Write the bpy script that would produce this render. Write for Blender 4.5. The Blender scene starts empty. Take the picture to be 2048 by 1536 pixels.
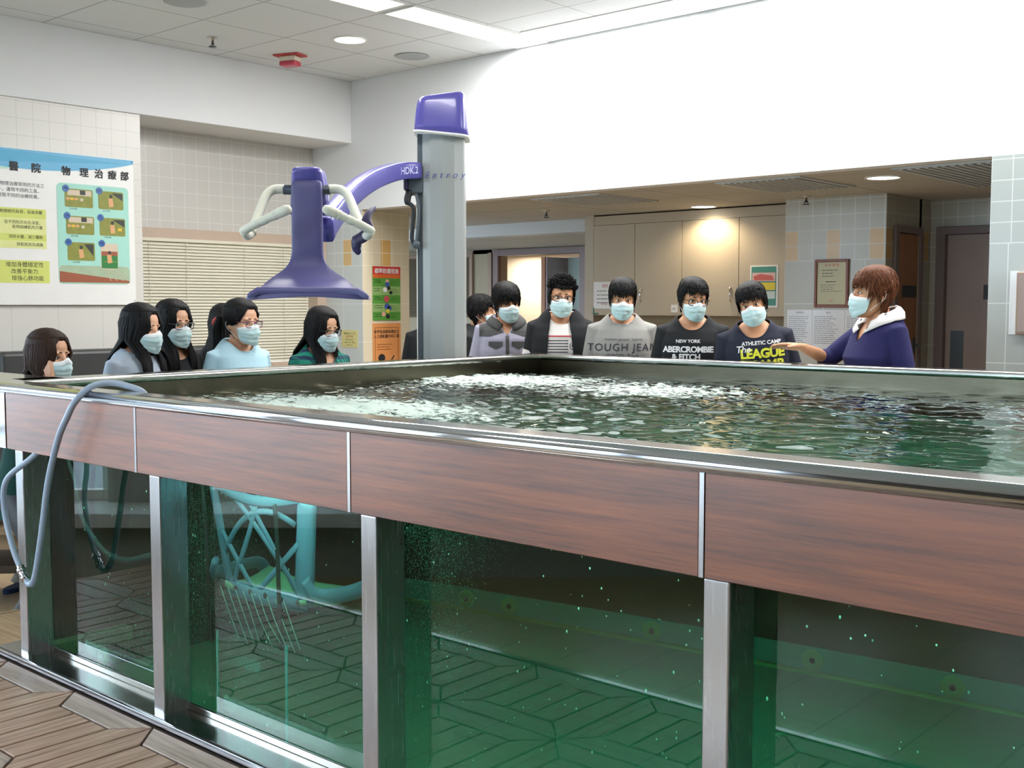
import bpy, bmesh, math, random
from math import sin, cos, pi, radians, sqrt, atan2, exp
from mathutils import Vector, Matrix, noise
from mathutils.bvhtree import BVHTree
random.seed(7)
SC = bpy.context.scene
COL = SC.collection
# ------------------------------------------------------------------ camera
cam_d = bpy.data.cameras.new('camera'); cam = bpy.data.objects.new('camera', cam_d); COL.objects.link(cam)
cam.location = (0, 0, 1.35)
cam.rotation_euler = (radians(90 - 4.0155), 0, radians(41.49))
cam_d.sensor_width = 36; cam_d.lens = 2257.6 / 2048 * 36; cam_d.clip_start = 0.05; cam_d.clip_end = 200
SC.camera = cam
# ------------------------------------------------------------------ world, exposure
W = bpy.data.worlds.new('daylight'); SC.world = W; W.use_nodes = True
wn = W.node_tree.nodes; wl = W.node_tree.links
bg = wn['Background']; bg.inputs[0].default_value = (0.78, 0.88, 1.0, 1); bg.inputs[1].default_value = 9.0
SC.view_settings.view_transform = 'Standard'; SC.view_settings.look = 'None'
SC.view_settings.gamma = 1; SC.view_settings.use_curve_mapping = False
SC.view_settings.exposure = 0.0
SC.cycles.max_bounces = 12; SC.cycles.transmission_bounces = 8; SC.cycles.transparent_max_bounces = 12
SC.cycles.glossy_bounces = 5; SC.cycles.diffuse_bounces = 4; SC.cycles.volume_bounces = 1
SC.cycles.sample_clamp_indirect = 6.0
SC.cycles.caustics_refractive = True; SC.cycles.caustics_reflective = True
# main room constants
FL = -0.17; ZC = 3.234; ZB = 2.717; XW = -7.475; XR = -7.977; YW = 6.37; ZL = 2.154
def area(name, loc, sx, sy, power, color=(1, 1, 1), rot=(0, 0, 0), spread=pi, parent=None):
    d = bpy.data.lights.new(name, 'AREA'); d.shape = 'RECTANGLE'; d.size = sx; d.size_y = sy; d.energy = power; d.color = color
    d.spread = spread
    o = bpy.data.objects.new(name, d); COL.objects.link(o); o.location = loc; o.rotation_euler = rot
    if parent: o.parent = parent
    return o

# ------------------------------------------------------------------ materials
def lin(c):
    return tuple(((x / 255) / 12.92 if x / 255 <= .04045 else ((x / 255 + .055) / 1.055) ** 2.4) for x in c) + (1,)
class NT:
    def __init__(s, name):
        s.m = bpy.data.materials.new(name); s.m.use_nodes = True
        s.n = s.m.node_tree.nodes; s.l = s.m.node_tree.links
        s.out = s.n['Material Output']; s.p = s.n['Principled BSDF']
    def a(s, t, **k):
        x = s.n.new(t)
        for q, v in k.items(): setattr(x, q, v)
        return x
    def math(s, op, a, b=None, c=None):
        x = s.n.new('ShaderNodeMath'); x.operation = op
        for i, v in enumerate((a, b, c)):
            if v is None: continue
            if isinstance(v, (int, float)): x.inputs[i].default_value = v
            else: s.l.new(v, x.inputs[i])
        return x.outputs[0]
    def mix(s, f, a, b):
        x = s.n.new('ShaderNodeMix'); x.data_type = 'RGBA'
        for sock, v in ((x.inputs[0], f), (x.inputs[6], a), (x.inputs[7], b)):
            if isinstance(v, (int, float)): sock.default_value = v
            elif isinstance(v, tuple): sock.default_value = v
            else: s.l.new(v, sock)
        return x.outputs[2]
    def xyz(s, obj=True):
        t = s.n.new('ShaderNodeTexCoord'); q = s.n.new('ShaderNodeSeparateXYZ'); s.l.new(t.outputs['Object'], q.inputs[0])
        return t.outputs['Object'], q.outputs
    def noise(s, scale, vec=None, detail=3, mapscale=None):
        x = s.n.new('ShaderNodeTexNoise'); x.inputs['Scale'].default_value = scale; x.inputs['Detail'].default_value = detail
        if vec is None: vec = s.n.new('ShaderNodeTexCoord').outputs['Object']
        if mapscale:
            mp = s.n.new('ShaderNodeMapping'); mp.inputs['Scale'].default_value = mapscale; s.l.new(vec, mp.inputs[0]); vec = mp.outputs[0]
        s.l.new(vec, x.inputs['Vector']); return x.outputs[0]
    def bump(s, h, strength=.2, dist=.01):
        b = s.n.new('ShaderNodeBump'); b.inputs['Strength'].default_value = strength; b.inputs['Distance'].default_value = dist
        s.l.new(h, b.inputs['Height']); s.l.new(b.outputs[0], s.p.inputs['Normal'])
M = {}
def mat(name, rgb, rough=.5, metal=0., var=.06, nscale=6, bump=0, mapscale=None, spec=None, coat=0):
    if name in M: return M[name]
    t = NT(name); c = lin(rgb)
    nz = t.noise(nscale, mapscale=mapscale)
    lo = tuple(x * (1 - var) for x in c[:3]) + (1,); hi = tuple(min(1, x * (1 + var)) for x in c[:3]) + (1,)
    t.l.new(t.mix(nz, lo, hi), t.p.inputs['Base Color'])
    t.p.inputs['Roughness'].default_value = rough; t.p.inputs['Metallic'].default_value = metal
    if spec is not None: t.p.inputs['Specular IOR Level'].default_value = spec
    if coat: t.p.inputs['Coat Weight'].default_value = coat
    if bump: t.bump(t.noise(nscale * 12, mapscale=mapscale), bump, .003)
    M[name] = t.m; return t.m
def emis(name, rgb, strength):
    t = NT(name); t.p.inputs['Emission Color'].default_value = lin(rgb); t.p.inputs['Emission Strength'].default_value = strength
    t.p.inputs['Base Color'].default_value = (.8, .8, .8, 1)
    nz = t.noise(3); t.l.new(t.math('MULTIPLY_ADD', nz, .1, .3), t.p.inputs['Roughness'])
    M[name] = t.m; return t.m
def tile_mat(name, axis, off, base, grout, acc_col=None, small=.1128, z0=1.683, accoff=0, rough=.25, topz=9, bigoff=0):
    """small wall tiles above z0, big ones (3x) below, a band of coloured accents two rows high on z0"""
    t = NT(name); v, q = t.xyz()
    h = q[axis]; z = q[2]
    hs = t.math('SUBTRACT', h, off); zs = t.math('SUBTRACT', z, z0)
    def lines(sz, ho=0):
        a = t.math('DIVIDE', t.math('SUBTRACT', hs, ho), sz); b = t.math('DIVIDE', zs, sz)
        fa = t.math('ABSOLUTE', t.math('SUBTRACT', t.math('FRACT', a), .5)); fb = t.math('ABSOLUTE', t.math('SUBTRACT', t.math('FRACT', b), .5))
        w = .5 - .0026 / sz
        return t.math('MAXIMUM', t.math('GREATER_THAN', fa, w), t.math('GREATER_THAN', fb, w))
    up = t.math('GREATER_THAN', zs, 0)
    g = t.math('ADD', t.math('MULTIPLY', lines(small), up), t.math('MULTIPLY', lines(small * 2.88, bigoff), t.math('SUBTRACT', 1, up)))
    nz = t.noise(1.2); b0 = lin(base); c = t.mix(nz, tuple(x * .93 for x in b0[:3]) + (1,), b0)
    if acc_col:
        band = t.math('MULTIPLY', up, t.math('LESS_THAN', zs, small * 2))
        col = t.math('FLOORED_MODULO', t.math('FLOOR', t.math('DIVIDE', t.math('ADD', hs, accoff * small), small)), 3)
        m = t.math('MULTIPLY', band, t.math('LESS_THAN', col, .5)); c = t.mix(m, c, lin(acc_col))
    c = t.mix(g, c, lin(grout))
    t.l.new(c, t.p.inputs['Base Color']); t.p.inputs['Roughness'].default_value = rough
    t.bump(t.math('SUBTRACT', 1, g), .25, .002)
    M[name] = t.m; return t.m
def grid_mat(name, base, line, sx, sy, ox, oy, w=.006, rough=.8):
    t = NT(name); v, q = t.xyz()
    def ln(s, o, sz):
        f = t.math('ABSOLUTE', t.math('SUBTRACT', t.math('FRACT', t.math('DIVIDE', t.math('SUBTRACT', s, o), sz)), .5))
        return t.math('GREATER_THAN', f, .5 - w / sz)
    g = t.math('MAXIMUM', ln(q[0], ox, sx), ln(q[1], oy, sy))
    nz = t.noise(60); b0 = lin(base)
    t.l.new(t.mix(g, t.mix(nz, tuple(x * .95 for x in b0[:3]) + (1,), b0), lin(line)), t.p.inputs['Base Color'])
    t.p.inputs['Roughness'].default_value = rough; t.bump(t.math('SUBTRACT', 1, g), .3, .003)
    M[name] = t.m; return t.m
def wood_mat(name, c1, c2, axis, rough=.35, scale=1.0, coat=0., ps=None):
    t = NT(name); v = t.n.new('ShaderNodeTexCoord').outputs['Object']
    ms = [26, 26, 26]; ms[axis] = 1.1
    n1 = t.noise(2.2 * scale, v, 6, tuple(ms)); ms2 = [90, 90, 90]; ms2[axis] = 4
    n2 = t.noise(3.0 * scale, v, 3, tuple(ms2)); n3 = t.noise(.9, v, 2)
    f = t.math('ADD', t.math('MULTIPLY', n1, .65), t.math('ADD', t.math('MULTIPLY', n2, .3), t.math('MULTIPLY', n3, .2)))
    r = t.n.new('ShaderNodeValToRGB'); t.l.new(f, r.inputs[0])
    r.color_ramp.elements[0].position = .38; r.color_ramp.elements[1].position = .74
    r.color_ramp.elements[0].color = lin(c1); r.color_ramp.elements[1].color = lin(c2)
    t.l.new(r.outputs[0], t.p.inputs['Base Color']); t.p.inputs['Roughness'].default_value = rough
    t.p.inputs['Coat Weight'].default_value = coat; t.p.inputs['Coat Roughness'].default_value = .28; t.p.inputs['Coat IOR'].default_value = 1.65
    t.bump(n2, .12, .001)
    M[name] = t.m; return t.m
def steel_mat(name, rgb, rough, axis=None, bump=.05):
    t = NT(name); v = t.n.new('ShaderNodeTexCoord').outputs['Object']
    ms = [60, 60, 60]
    if axis is not None: ms[axis] = 1.5
    n = t.noise(3, v, 3, tuple(ms)); c = lin(rgb)
    t.l.new(t.mix(n, tuple(x * .9 for x in c[:3]) + (1,), c), t.p.inputs['Base Color'])
    t.p.inputs['Metallic'].default_value = 1; t.l.new(t.math('MULTIPLY_ADD', n, .1, rough - .05), t.p.inputs['Roughness'])
    if bump: t.bump(n, bump, .0008)
    M[name] = t.m; return t.m

# ------------------------------------------------------------------ mesh building
class MB:
    def __init__(s): s.v = []; s.f = []; s.mi = []; s.sm = []
    def add(s, vs, fs, mi=0, smooth=False, mx=None):
        b = len(s.v)
        for p in vs: s.v.append(tuple(mx @ Vector(p)) if mx is not None else tuple(p))
        for f in fs: s.f.append(tuple(b + i for i in f)); s.mi.append(mi); s.sm.append(smooth)
        return s
    def box(s, a, b, mi=0, mx=None):
        (x0, y0, z0), (x1, y1, z1) = a, b
        return s.add([(x0,y0,z0),(x1,y0,z0),(x1,y1,z0),(x0,y1,z0),(x0,y0,z1),(x1,y0,z1),(x1,y1,z1),(x0,y1,z1)],
              [(0,3,2,1),(4,5,6,7),(0,1,5,4),(1,2,6,5),(2,3,7,6),(3,0,4,7)], mi, False, mx)
    def tube(s, pts, r, n=10, mi=0, caps=True, mx=None, flat=1.0, closed=False, smooth=True, up=None):
        pts = [Vector(p) for p in pts]; k = len(pts)
        rs = r if isinstance(r, (list, tuple)) else [r] * k
        vs = []; fs = []; prev = None
        for i, p in enumerate(pts):
            if closed: d = pts[(i + 1) % k] - pts[i - 1]
            else: d = pts[min(i + 1, k - 1)] - pts[max(i - 1, 0)]
            if d.length < 1e-9: d = Vector((0, 0, 1))
            d.normalize()
            if prev is None:
                ref = Vector(up) if up else (Vector((0, 0, 1)) if abs(d.z) < .9 else Vector((1, 0, 0)))
                a = d.cross(ref).normalized()
            else:
                a = prev - d * prev.dot(d); a = a.normalized() if a.length > 1e-6 else prev
            prev = a; b = d.cross(a)
            for j in range(n):
                t = 2 * pi * j / n
                vs.append(p + a * (cos(t) * rs[i]) + b * (sin(t) * rs[i] * flat))
        R = k if closed else k - 1
        for i in range(R):
            for j in range(n):
                i2 = (i + 1) % k
                fs.append((i * n + j, i * n + (j + 1) % n, i2 * n + (j + 1) % n, i2 * n + j))
        if caps and not closed:
            fs.append(tuple(reversed(range(n)))); fs.append(tuple((k - 1) * n + j for j in range(n)))
        return s.add(vs, fs, mi, smooth, mx)
    def limb(s, pts, rs, n=14, mx=None, mi=0, flat=1.0, up=None):
        """tube with rounded ends"""
        pts = [Vector(p) for p in pts]; rs = list(rs)
        d0 = (pts[0] - pts[1]).normalized(); d1 = (pts[-1] - pts[-2]).normalized()
        P = [pts[0] + d0 * rs[0] * .95, pts[0] + d0 * rs[0] * .7] + pts + [pts[-1] + d1 * rs[-1] * .7, pts[-1] + d1 * rs[-1] * .95]
        Rr = [rs[0] * .25, rs[0] * .7] + rs + [rs[-1] * .7, rs[-1] * .25]
        return s.tube(P, Rr, n, mi, True, mx, flat, up=up)
    def rings(s, rings, mi=0, caps=True, mx=None, smooth=True):
        n = len(rings[0]); vs = [p for r in rings for p in r]; fs = []
        for i in range(len(rings) - 1):
            for j in range(n): fs.append((i*n+j, i*n+(j+1)%n, (i+1)*n+(j+1)%n, (i+1)*n+j))
        if caps: fs.append(tuple(reversed(range(n)))); fs.append(tuple((len(rings)-1)*n + j for j in range(n)))
        return s.add(vs, fs, mi, smooth, mx)
    def lathe(s, prof, n=24, mi=0, mx=None, caps=True):
        return s.rings([[(r * cos(2*pi*j/n), r * sin(2*pi*j/n), z) for j in range(n)] for r, z in prof], mi, caps, mx)
    def ball(s, c, r, n=12, m=8, mi=0, mx=None):
        c = Vector(c); r = r if isinstance(r, tuple) else (r, r, r); R = []
        for i in range(m + 1):
            t = pi * (i + .0) / m; t = min(max(t, .08), pi - .08)
            R.append([(c.x + r[0]*sin(t)*cos(2*pi*j/n), c.y + r[1]*sin(t)*sin(2*pi*j/n), c.z - r[2]*cos(t)) for j in range(n)])
        return s.rings(R, mi, True, mx)
    def prism(s, poly, z0, z1, mi=0, mx=None, smooth=False):
        n = len(poly); vs = [(x, y, z0) for x, y in poly] + [(x, y, z1) for x, y in poly]
        fs = [tuple(reversed(range(n))), tuple(range(n, 2*n))] + [(i, (i+1)%n, n+(i+1)%n, n+i) for i in range(n)]
        return s.add(vs, fs, mi, smooth, mx)
    def mesh(s, name, mats):
        me = bpy.data.meshes.new(name); me.from_pydata(s.v, [], s.f)
        for m in (mats if isinstance(mats, (list, tuple)) else [mats]): me.materials.append(m)
        me.polygons.foreach_set('material_index', s.mi); me.polygons.foreach_set('use_smooth', s.sm); me.update()
        return me
    def obj(s, name, mats, parent=None, bevel=0, loc=None, seg=2):
        o = bpy.data.objects.new(name, s.mesh(name, mats)); COL.objects.link(o)
        if parent: o.parent = parent
        if loc: o.location = loc
        if bevel:
            b = o.modifiers.new('bevel', 'BEVEL'); b.width = bevel; b.segments = seg; b.limit_method = 'ANGLE'; b.angle_limit = radians(40)
        return o
def rrect(x0, z0, x1, z1, r, n=5):
    P = []
    for cx, cz, a in ((x1-r, z1-r, 0), (x0+r, z1-r, 90), (x0+r, z0+r, 180), (x1-r, z0+r, 270)):
        for i in range(n + 1):
            t = radians(a + 90 * i / n); P.append((cx + r*cos(t), cz + r*sin(t)))
    return P
def tag(o, label=None, cat=None, group=None, kind=None):
    if label: o['label'] = label
    if cat: o['category'] = cat
    if group: o['group'] = group
    if kind: o['kind'] = kind
    return o
def thing(name, label, cat, loc=(0, 0, 0), rz=0, group=None):
    o = bpy.data.objects.new(name, None); COL.objects.link(o); o.location = loc; o.rotation_euler = (0, 0, rz)
    o.empty_display_size = .1
    return tag(o, label, cat, group)
def struct(name, mb, mats, **k):
    return tag(mb.obj(name, mats, **k), kind='structure')
def copy_tree(o, parent=None):
    c = o.copy(); COL.objects.link(c)
    if parent: c.parent = parent
    for ch in list(o.children): copy_tree(ch, c)
    return c
def evald(o, name, mats, drop=True):
    """bake modifiers to a fresh mesh object"""
    dg = bpy.context.evaluated_depsgraph_get(); me = bpy.data.meshes.new_from_object(o.evaluated_get(dg))
    me.name = name
    me.materials.clear()
    for m in (mats if isinstance(mats, (list, tuple)) else [mats]): me.materials.append(m)
    n = bpy.data.objects.new(name, me); COL.objects.link(n); n.parent = o.parent; n.matrix_local = o.matrix_local
    if drop: bpy.data.objects.remove(o)
    return n
def remeshed(mb, name, mats, parent=None, voxel=.007, smooth=3, fac=.5):
    o = mb.obj('tmp', mats if not isinstance(mats, (list, tuple)) else mats[0], None)
    r = o.modifiers.new('r', 'REMESH'); r.mode = 'VOXEL'; r.voxel_size = voxel; r.use_smooth_shade = True
    if smooth: q = o.modifiers.new('s', 'SMOOTH'); q.factor = fac; q.iterations = smooth
    n = evald(o, name, mats); n.parent = parent
    n.data.polygons.foreach_set('use_smooth', [True] * len(n.data.polygons))
    return n
_tc = {}
def text_geo(body, size=1., ext=0., bold=0., align='CENTER', shear=0., spacing=1.):
    k = (body, size, ext, bold, align, shear, spacing)
    if k in _tc: return _tc[k]
    c = bpy.data.curves.new('t', 'FONT'); c.body = body; c.size = size; c.extrude = ext; c.offset = bold; c.align_x = align
    c.align_y = 'CENTER'; c.shear = shear; c.resolution_u = 3; c.space_character = spacing
    o = bpy.data.objects.new('t', c); COL.objects.link(o)
    dg = bpy.context.evaluated_depsgraph_get(); me = bpy.data.meshes.new_from_object(o.evaluated_get(dg))
    vs = [tuple(v.co) for v in me.vertices]; fs = [tuple(p.vertices) for p in me.polygons]
    bpy.data.objects.remove(o); bpy.data.meshes.remove(me); _tc[k] = (vs, fs); return vs, fs
def text_into(mb, body, x, z, size, mi=0, y=0, **k):
    """writing in the local xz plane facing -y"""
    w = k.pop('bold', 0); vs, fs = text_geo(body, size, **k)
    for i, (ox, oz) in enumerate(((0, 0), (w, w * .6), (-w, -w * .6), (w, -w * .6), (-w, w * .6)) if w else ((0, 0),)):
        mb.add([(x + a + ox, y - c - i * .00012, z + b + oz) for a, b, c in vs], fs, mi)
    return mb
def rect(mb, x0, z0, x1, z1, mi=0, y=0, t=.0008):
    return mb.box((x0, y - t, z0), (x1, y, z1), mi)
def rpoly(mb, poly, mi=0, y=0, t=.0008):
    n = len(poly)
    return mb.add([(a, y - t, b) for a, b in poly] + [(a, y, b) for a, b in poly],
        [tuple(range(n)), tuple(reversed(range(n, 2*n)))] + [(i, n+i, n+(i+1)%n, (i+1)%n) for i in range(n)], mi)
# ------------------------------------------------------------------ common materials
mat('wall_white', (232, 234, 236), .55, var=.02, nscale=2)
mat('wall_grey', (196, 200, 200), .5, var=.03)
mat('beige_paint', (186, 176, 160), .6)
mat('cream', (226, 218, 196), .6)
mat('frame_brown', (150, 130, 116), .5)
mat('dark_green', (14, 40, 32), .3)
mat('black_rubber', (22, 24, 28), .55)
mat('black_plastic', (18, 18, 20), .35)
mat('charcoal', (52, 54, 58), .5)
mat('white_plastic', (226, 226, 222), .35)
mat('paper', (232, 232, 232), .6, var=.02)
mat('purple', (86, 80, 160), .25, var=.04, coat=.2)
mat('purple_soft', (84, 80, 128), .42, var=.05)
mat('purple_dark', (44, 38, 74), .45)
mat('grey_body', (148, 152, 151), .4, var=.02)
mat('beige_tube', (214, 212, 196), .4, var=.03)
mat('steel_dark_rail', (84, 92, 98), .45, .4)
mat('red', (190, 60, 62), .5); mat('ink', (34, 36, 42), .6); mat('navy', (22, 24, 58), .8)
steel_mat('steel', (206, 204, 206), .26, 2)
steel_mat('steel_x', (196, 194, 188), .17, 0, .02)
steel_mat('steel_wall', (104, 98, 84), .25, 0, 0)
steel_mat('chrome', (226, 228, 234), .10, 0, 0)
steel_mat('tank_steel', (34, 44, 44), .12, 0, 0)
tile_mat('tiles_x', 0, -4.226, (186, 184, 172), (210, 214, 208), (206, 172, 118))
tile_mat('tiles_near', 0, -2.155, (172, 179, 176), (204, 210, 208), None, bigoff=.1)
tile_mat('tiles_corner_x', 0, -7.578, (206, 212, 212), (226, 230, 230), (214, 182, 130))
tile_mat('tiles_corner_y', 1, 6.37, (226, 216, 190), (238, 232, 214), (222, 180, 112), accoff=1.15)  # warm light from the back room is put into this face's colours
tile_mat('tiles_y', 1, 4.402, (216, 214, 208), (196, 196, 194), None)
tile_mat('tiles_recess', 1, 4.402, (204, 202, 196), (216, 216, 212), None, z0=1.9)
tile_mat('tiles_side', 1, 7.96, (168, 160, 146), (184, 180, 168), (186, 150, 100))  # side-face copy of tiles_x with the shade put into darker colours
grid_mat('ceiling_tiles', (226, 230, 232), (176, 180, 182), .67, .67, -7.26, 6.37)
grid_mat('low_ceiling_tiles', (190, 186, 176), (120, 118, 112), 1.2, .6, -7.0, 6.66, .005)
grid_mat('floor_tiles', (186, 160, 126), (160, 140, 112), .3, .3, 0, 0, .004, .4)
wood_mat('fascia_wood', (84, 36, 10), (154, 80, 34), 0, .42, 1, 1.0)
wood_mat('deck_wood', (118, 86, 70), (196, 160, 138), 1, .5)
wood_mat('deck_wood_x', (124, 104, 94), (190, 168, 154), 0, .5)
wood_mat('door_wood', (140, 96, 66), (168, 120, 86), 2, .5)
wood_mat('bench_wood', (132, 104, 74), (180, 150, 112), 0, .5)
mat('door_pink', (158, 140, 134), .5); mat('door_frame', (120, 106, 104), .5)
emis('tube_light', (255, 255, 255), 5.0)
emis('bulb', (255, 250, 236), 6.0)

# ------------------------------------------------------------------ the room
m = MB().box((-8.4, -4.6, FL - .12), (4.2, 11.4, FL)); struct('floor', m, M['floor_tiles'])
m = MB().box((-8.4, -4.6, ZC), (4.2, YW, ZC + .1)); struct('ceiling', m, M['ceiling_tiles'])
m = MB().box((-13.4, YW + .12, ZL), (4.2, 8.50, ZL + .1)).box((-13.4, 8.5, 2.04), (-6.25, 12.6, 2.14)).box((-6.25, 8.5, ZL), (4.2, 9.3, ZL + .1))
struct('ceiling_back', m, M['low_ceiling_tiles'])
m = MB().box((-8.2, 2.35, ZB), (XW + .02, YW, ZC)); struct('wall_bulkhead_left', m, M['wall_white'], bevel=.004)
m = MB().box((-8.4, YW, ZL), (4.2, YW + .12, ZC + .1)); struct('wall_bulkhead_back', m, M['wall_white'])
m = MB().box((-8.2, 2.35, FL), (XW, 4.402, ZB)); struct('wall_left', m, M['tiles_y'])
m = MB().box((-8.2, 4.402, 1.95), (XR, YW, ZB)).box((-8.2, 4.402, FL), (XR, YW, .85)); struct('wall_recess', m, M['tiles_recess'])
m = MB().box((-8.2, YW, FL), (-7.328, 6.912, ZL)); m2 = MB()
o = struct('wall_corner', m, [M['tiles_corner_x'], M['tiles_corner_y']])
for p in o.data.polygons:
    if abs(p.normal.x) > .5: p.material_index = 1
# tiled pier near the right edge of the view
m = MB().box((-2.155, YW, FL), (4.2, YW + .12, ZL)).box((-2.155, YW + .12, FL), (-2.04, 9.2, ZL)); struct('wall_right_pier', m, M['tiles_near'])
# tiled column between the cabinets and the side door
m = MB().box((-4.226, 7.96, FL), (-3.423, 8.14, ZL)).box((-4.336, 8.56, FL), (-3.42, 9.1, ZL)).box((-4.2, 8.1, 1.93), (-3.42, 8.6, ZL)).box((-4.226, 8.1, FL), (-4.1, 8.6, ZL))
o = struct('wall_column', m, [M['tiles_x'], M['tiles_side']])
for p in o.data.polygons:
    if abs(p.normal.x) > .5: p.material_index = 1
m = MB().box((-3.42, 8.78, FL), (-3.36, 8.9, ZL)).box((-3.36, 8.78, 1.95), (-2.0, 8.9, ZL)).box((-3.42, 8.86, FL), (-2.0, 9.3, ZL)); struct('wall_back_right', m, M['tiles_x'])
# wall behind cabinets
m = MB().box((-6.25, 8.52, FL), (-4.2, 8.64, ZL)); struct('wall_cabinet', m, mat('splash', (176, 160, 130), .5))
m = MB().box((-6.35, 8.18, FL), (-6.25, 12.5, ZL)); struct('wall_cabinet_end', m, M['beige_paint'])
# ceiling beam in the far part
m = MB().box((-13.4, 8.42, 2.035), (-6.26, 8.62, ZL + .02)); struct('trim_1', m, M['wall_grey'])
# far back wall with blinds window, doorway
m = MB().box((-13.4, 10.5, FL), (-11.6, 10.62, 2.14)).box((-11.6, 10.5, 1.99), (-9.62, 10.62, 2.14)).box((-11.6, 10.5, FL), (-9.95, 10.62, 1.18)).box((-9.95, 10.5, FL), (-9.47, 10.62, 2.1))\
    .box((-9.47, 10.5, 1.955), (-8.185, 10.62, 2.14)).box((-8.185, 10.5, FL), (-6.2, 10.62, 2.14))
struct('wall_far', m, mat('far_wall', (158, 150, 128), .6))
m = MB().box((-13.4, YW, FL), (-13.3, 12.6, ZL)).box((-13.3, 12.4, FL), (-6.35, 12.6, 2.04)); struct('wall_far_left', m, M['beige_paint'])
m = MB().box((-12.0, 11.7, FL), (-8.95, 11.8, 2.04)); struct('wall_corridor', m, mat('corridor_white', (236, 226, 212), .6))
m = MB().box((-9.553, 10.44, FL), (-9.47, 10.499, 2.03)).box((-9.47, 10.44, 1.955), (-8.185, 10.499, 2.03)).box((-8.185, 10.44, FL), (-8.08, 10.499, 2.03)); struct('door_1_frame', m, M['door_frame'])
d = thing('door', 'half open wooden door in the far doorway behind the spiky-haired student', 'door', (-8.9, 10.6, FL)); d['kind'] = 'structure'; d.name = 'door_1'; 
for k_ in ('label', 'category'): del d[k_]
MB().box((0, 0, .01), (.06, .9, 2.1)).obj('door_edge', M['door_wood'], d)
MB().box((.06, 0.02, .01), (.075, .9, 2.1)).obj('door_panel', mat('door_lilac', (196, 190, 200), .5), d)
MB().box((.14, .35, .01), (.7, .4, 2.1)).obj('door_leaf', mat('door_green', (150, 168, 164), .5), d)
area('corridor_lamp', (-9.95, 11.25, 2.0), .5, .4, 26, (1, .86, .68))
# room closures behind and beside the camera
m = MB().box((4.1, -4.6, FL), (4.2, YW, ZC)).box((0, -4.6, FL), (4.2, -4.5, ZC)).box((-.2, -4.5, FL), (.1, -4.1, ZC)); struct('wall_behind', m, mat('wall_behind_grey', (96, 92, 84), .6))
m = MB().box((4.0, YW, FL), (4.1, 9.3, ZL)).box((-2.04, 9.2, FL), (4.1, 9.3, ZL)); struct('wall_back_side', m, M['wall_grey'])
# --- recess window with blinds
m = MB().box((XR, 4.402, 1.868), (XR + .05, 6.27, 1.95)).box((XR, 6.27, .80), (XR + .17, YW - .001, 1.95)).box((XR + .001, 4.402, .80), (XR + .12, 6.27, .86))
struct('window_1', m, mat('frame_beige', (190, 170, 152), .5), bevel=.003)
m = MB()
z = 1.865
while z > .87:
    m.add([(XR + .050, 4.41, z - .0235), (XR + .050, 6.265, z - .0235), (XR + .036, 6.265, z), (XR + .036, 4.41, z)], [(0, 1, 2, 3)]); z -= .025
for y in (4.72, 5.05, 5.6, 6.0): m.box((XR + .053, y, .87), (XR + .055, y + .004, 1.865))
m.box((XR + .02, 4.41, 1.845), (XR + .06, 6.265, 1.87)).box((XR + .028, 4.41, .865), (XR + .03, 6.265, 1.865))
b = tag(m.obj('venetian_blind', mat('blind_slat', (222, 218, 200), .45)), 'cream slatted venetian blind drawn down in the window behind the long-haired girls', 'blind')
# far-left blinds window
m = MB().box((-11.6, 10.46, 1.96), (-9.98, 10.499, 2.0)).box((-9.66, 10.46, 1.18), (-9.60, 10.499, 2.0)).box((-9.98, 10.46, 1.18), (-9.93, 10.499, 2.0)); struct('window_2', m, M['frame_brown'])
m = MB(); z = 1.95
while z > 1.2:
    m.add([(-11.6, 10.49, z - .018), (-10.0, 10.49, z - .018), (-10.0, 10.47, z), (-11.6, 10.47, z)], [(0, 1, 2, 3)]); z -= .022
m.box((-11.6, 10.5, 1.2), (-9.98, 10.51, 1.95))
tag(m.obj('venetian_blind', mat('blind_dark', (112, 104, 86), .6)), 'dark grey-brown blind on the far window beside the purple-capped lift column', 'blind')
# --- diagonal window wall behind and left of the camera
WD = Matrix.Translation((XW, 2.5, 0)) @ Matrix.Rotation(radians(-41.49), 4, 'Z')
m = MB()
m.box((-.3, -.55, FL), (10.2, -.12, .13)); m.box((-.3, -.55, 2.62), (10.2, -.4, ZC))
wins = [(.35, 2.25), (2.65, 4.55), (4.95, 6.85), (7.25, 9.4)]
xs = [-.3] + [v for w in wins for v in w] + [10.2]
for i in range(0, len(xs), 2): m.box((xs[i], -.55, .13), (xs[i+1], -.36, 2.62))
o = struct('wall_window', m, mat('wall_window_grey', (178, 176, 170), .6)); o.matrix_world = WD
m = MB().box((-.3, -.5, .13), (10.2, 0, .21)); o = struct('trim_2', m, M['wall_white'], bevel=.006); o.matrix_world = WD
for i, (a, b_) in enumerate(wins):
    m = MB(); y0, y1 = -.5, -.44
    m.box((a + .06, y0, .21), (b_ - .06, y1, .27)).box((a + .06, y0, 2.56), (b_ - .06, y1, 2.62)).box((a, y0, .21), (a + .06, y1, 2.62)).box((b_ - .06, y0, .21), (b_, y1, 2.62))
    m.box(((a + b_) / 2 - .03, y0 + .002, .27), ((a + b_) / 2 + .03, y1 + .004, 2.56)).box((a + .06, y0 + .01, .62), (b_ - .06, y1, .67))
    o = struct('window_%d' % (i + 3), m, M['white_plastic'], bevel=.004); o.matrix_world = WD
m = MB().box((-60, -60, -.5), (60, 60, -.45)); struct('ground_outside', m, mat('asphalt', (120, 124, 126), .9))
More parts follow.
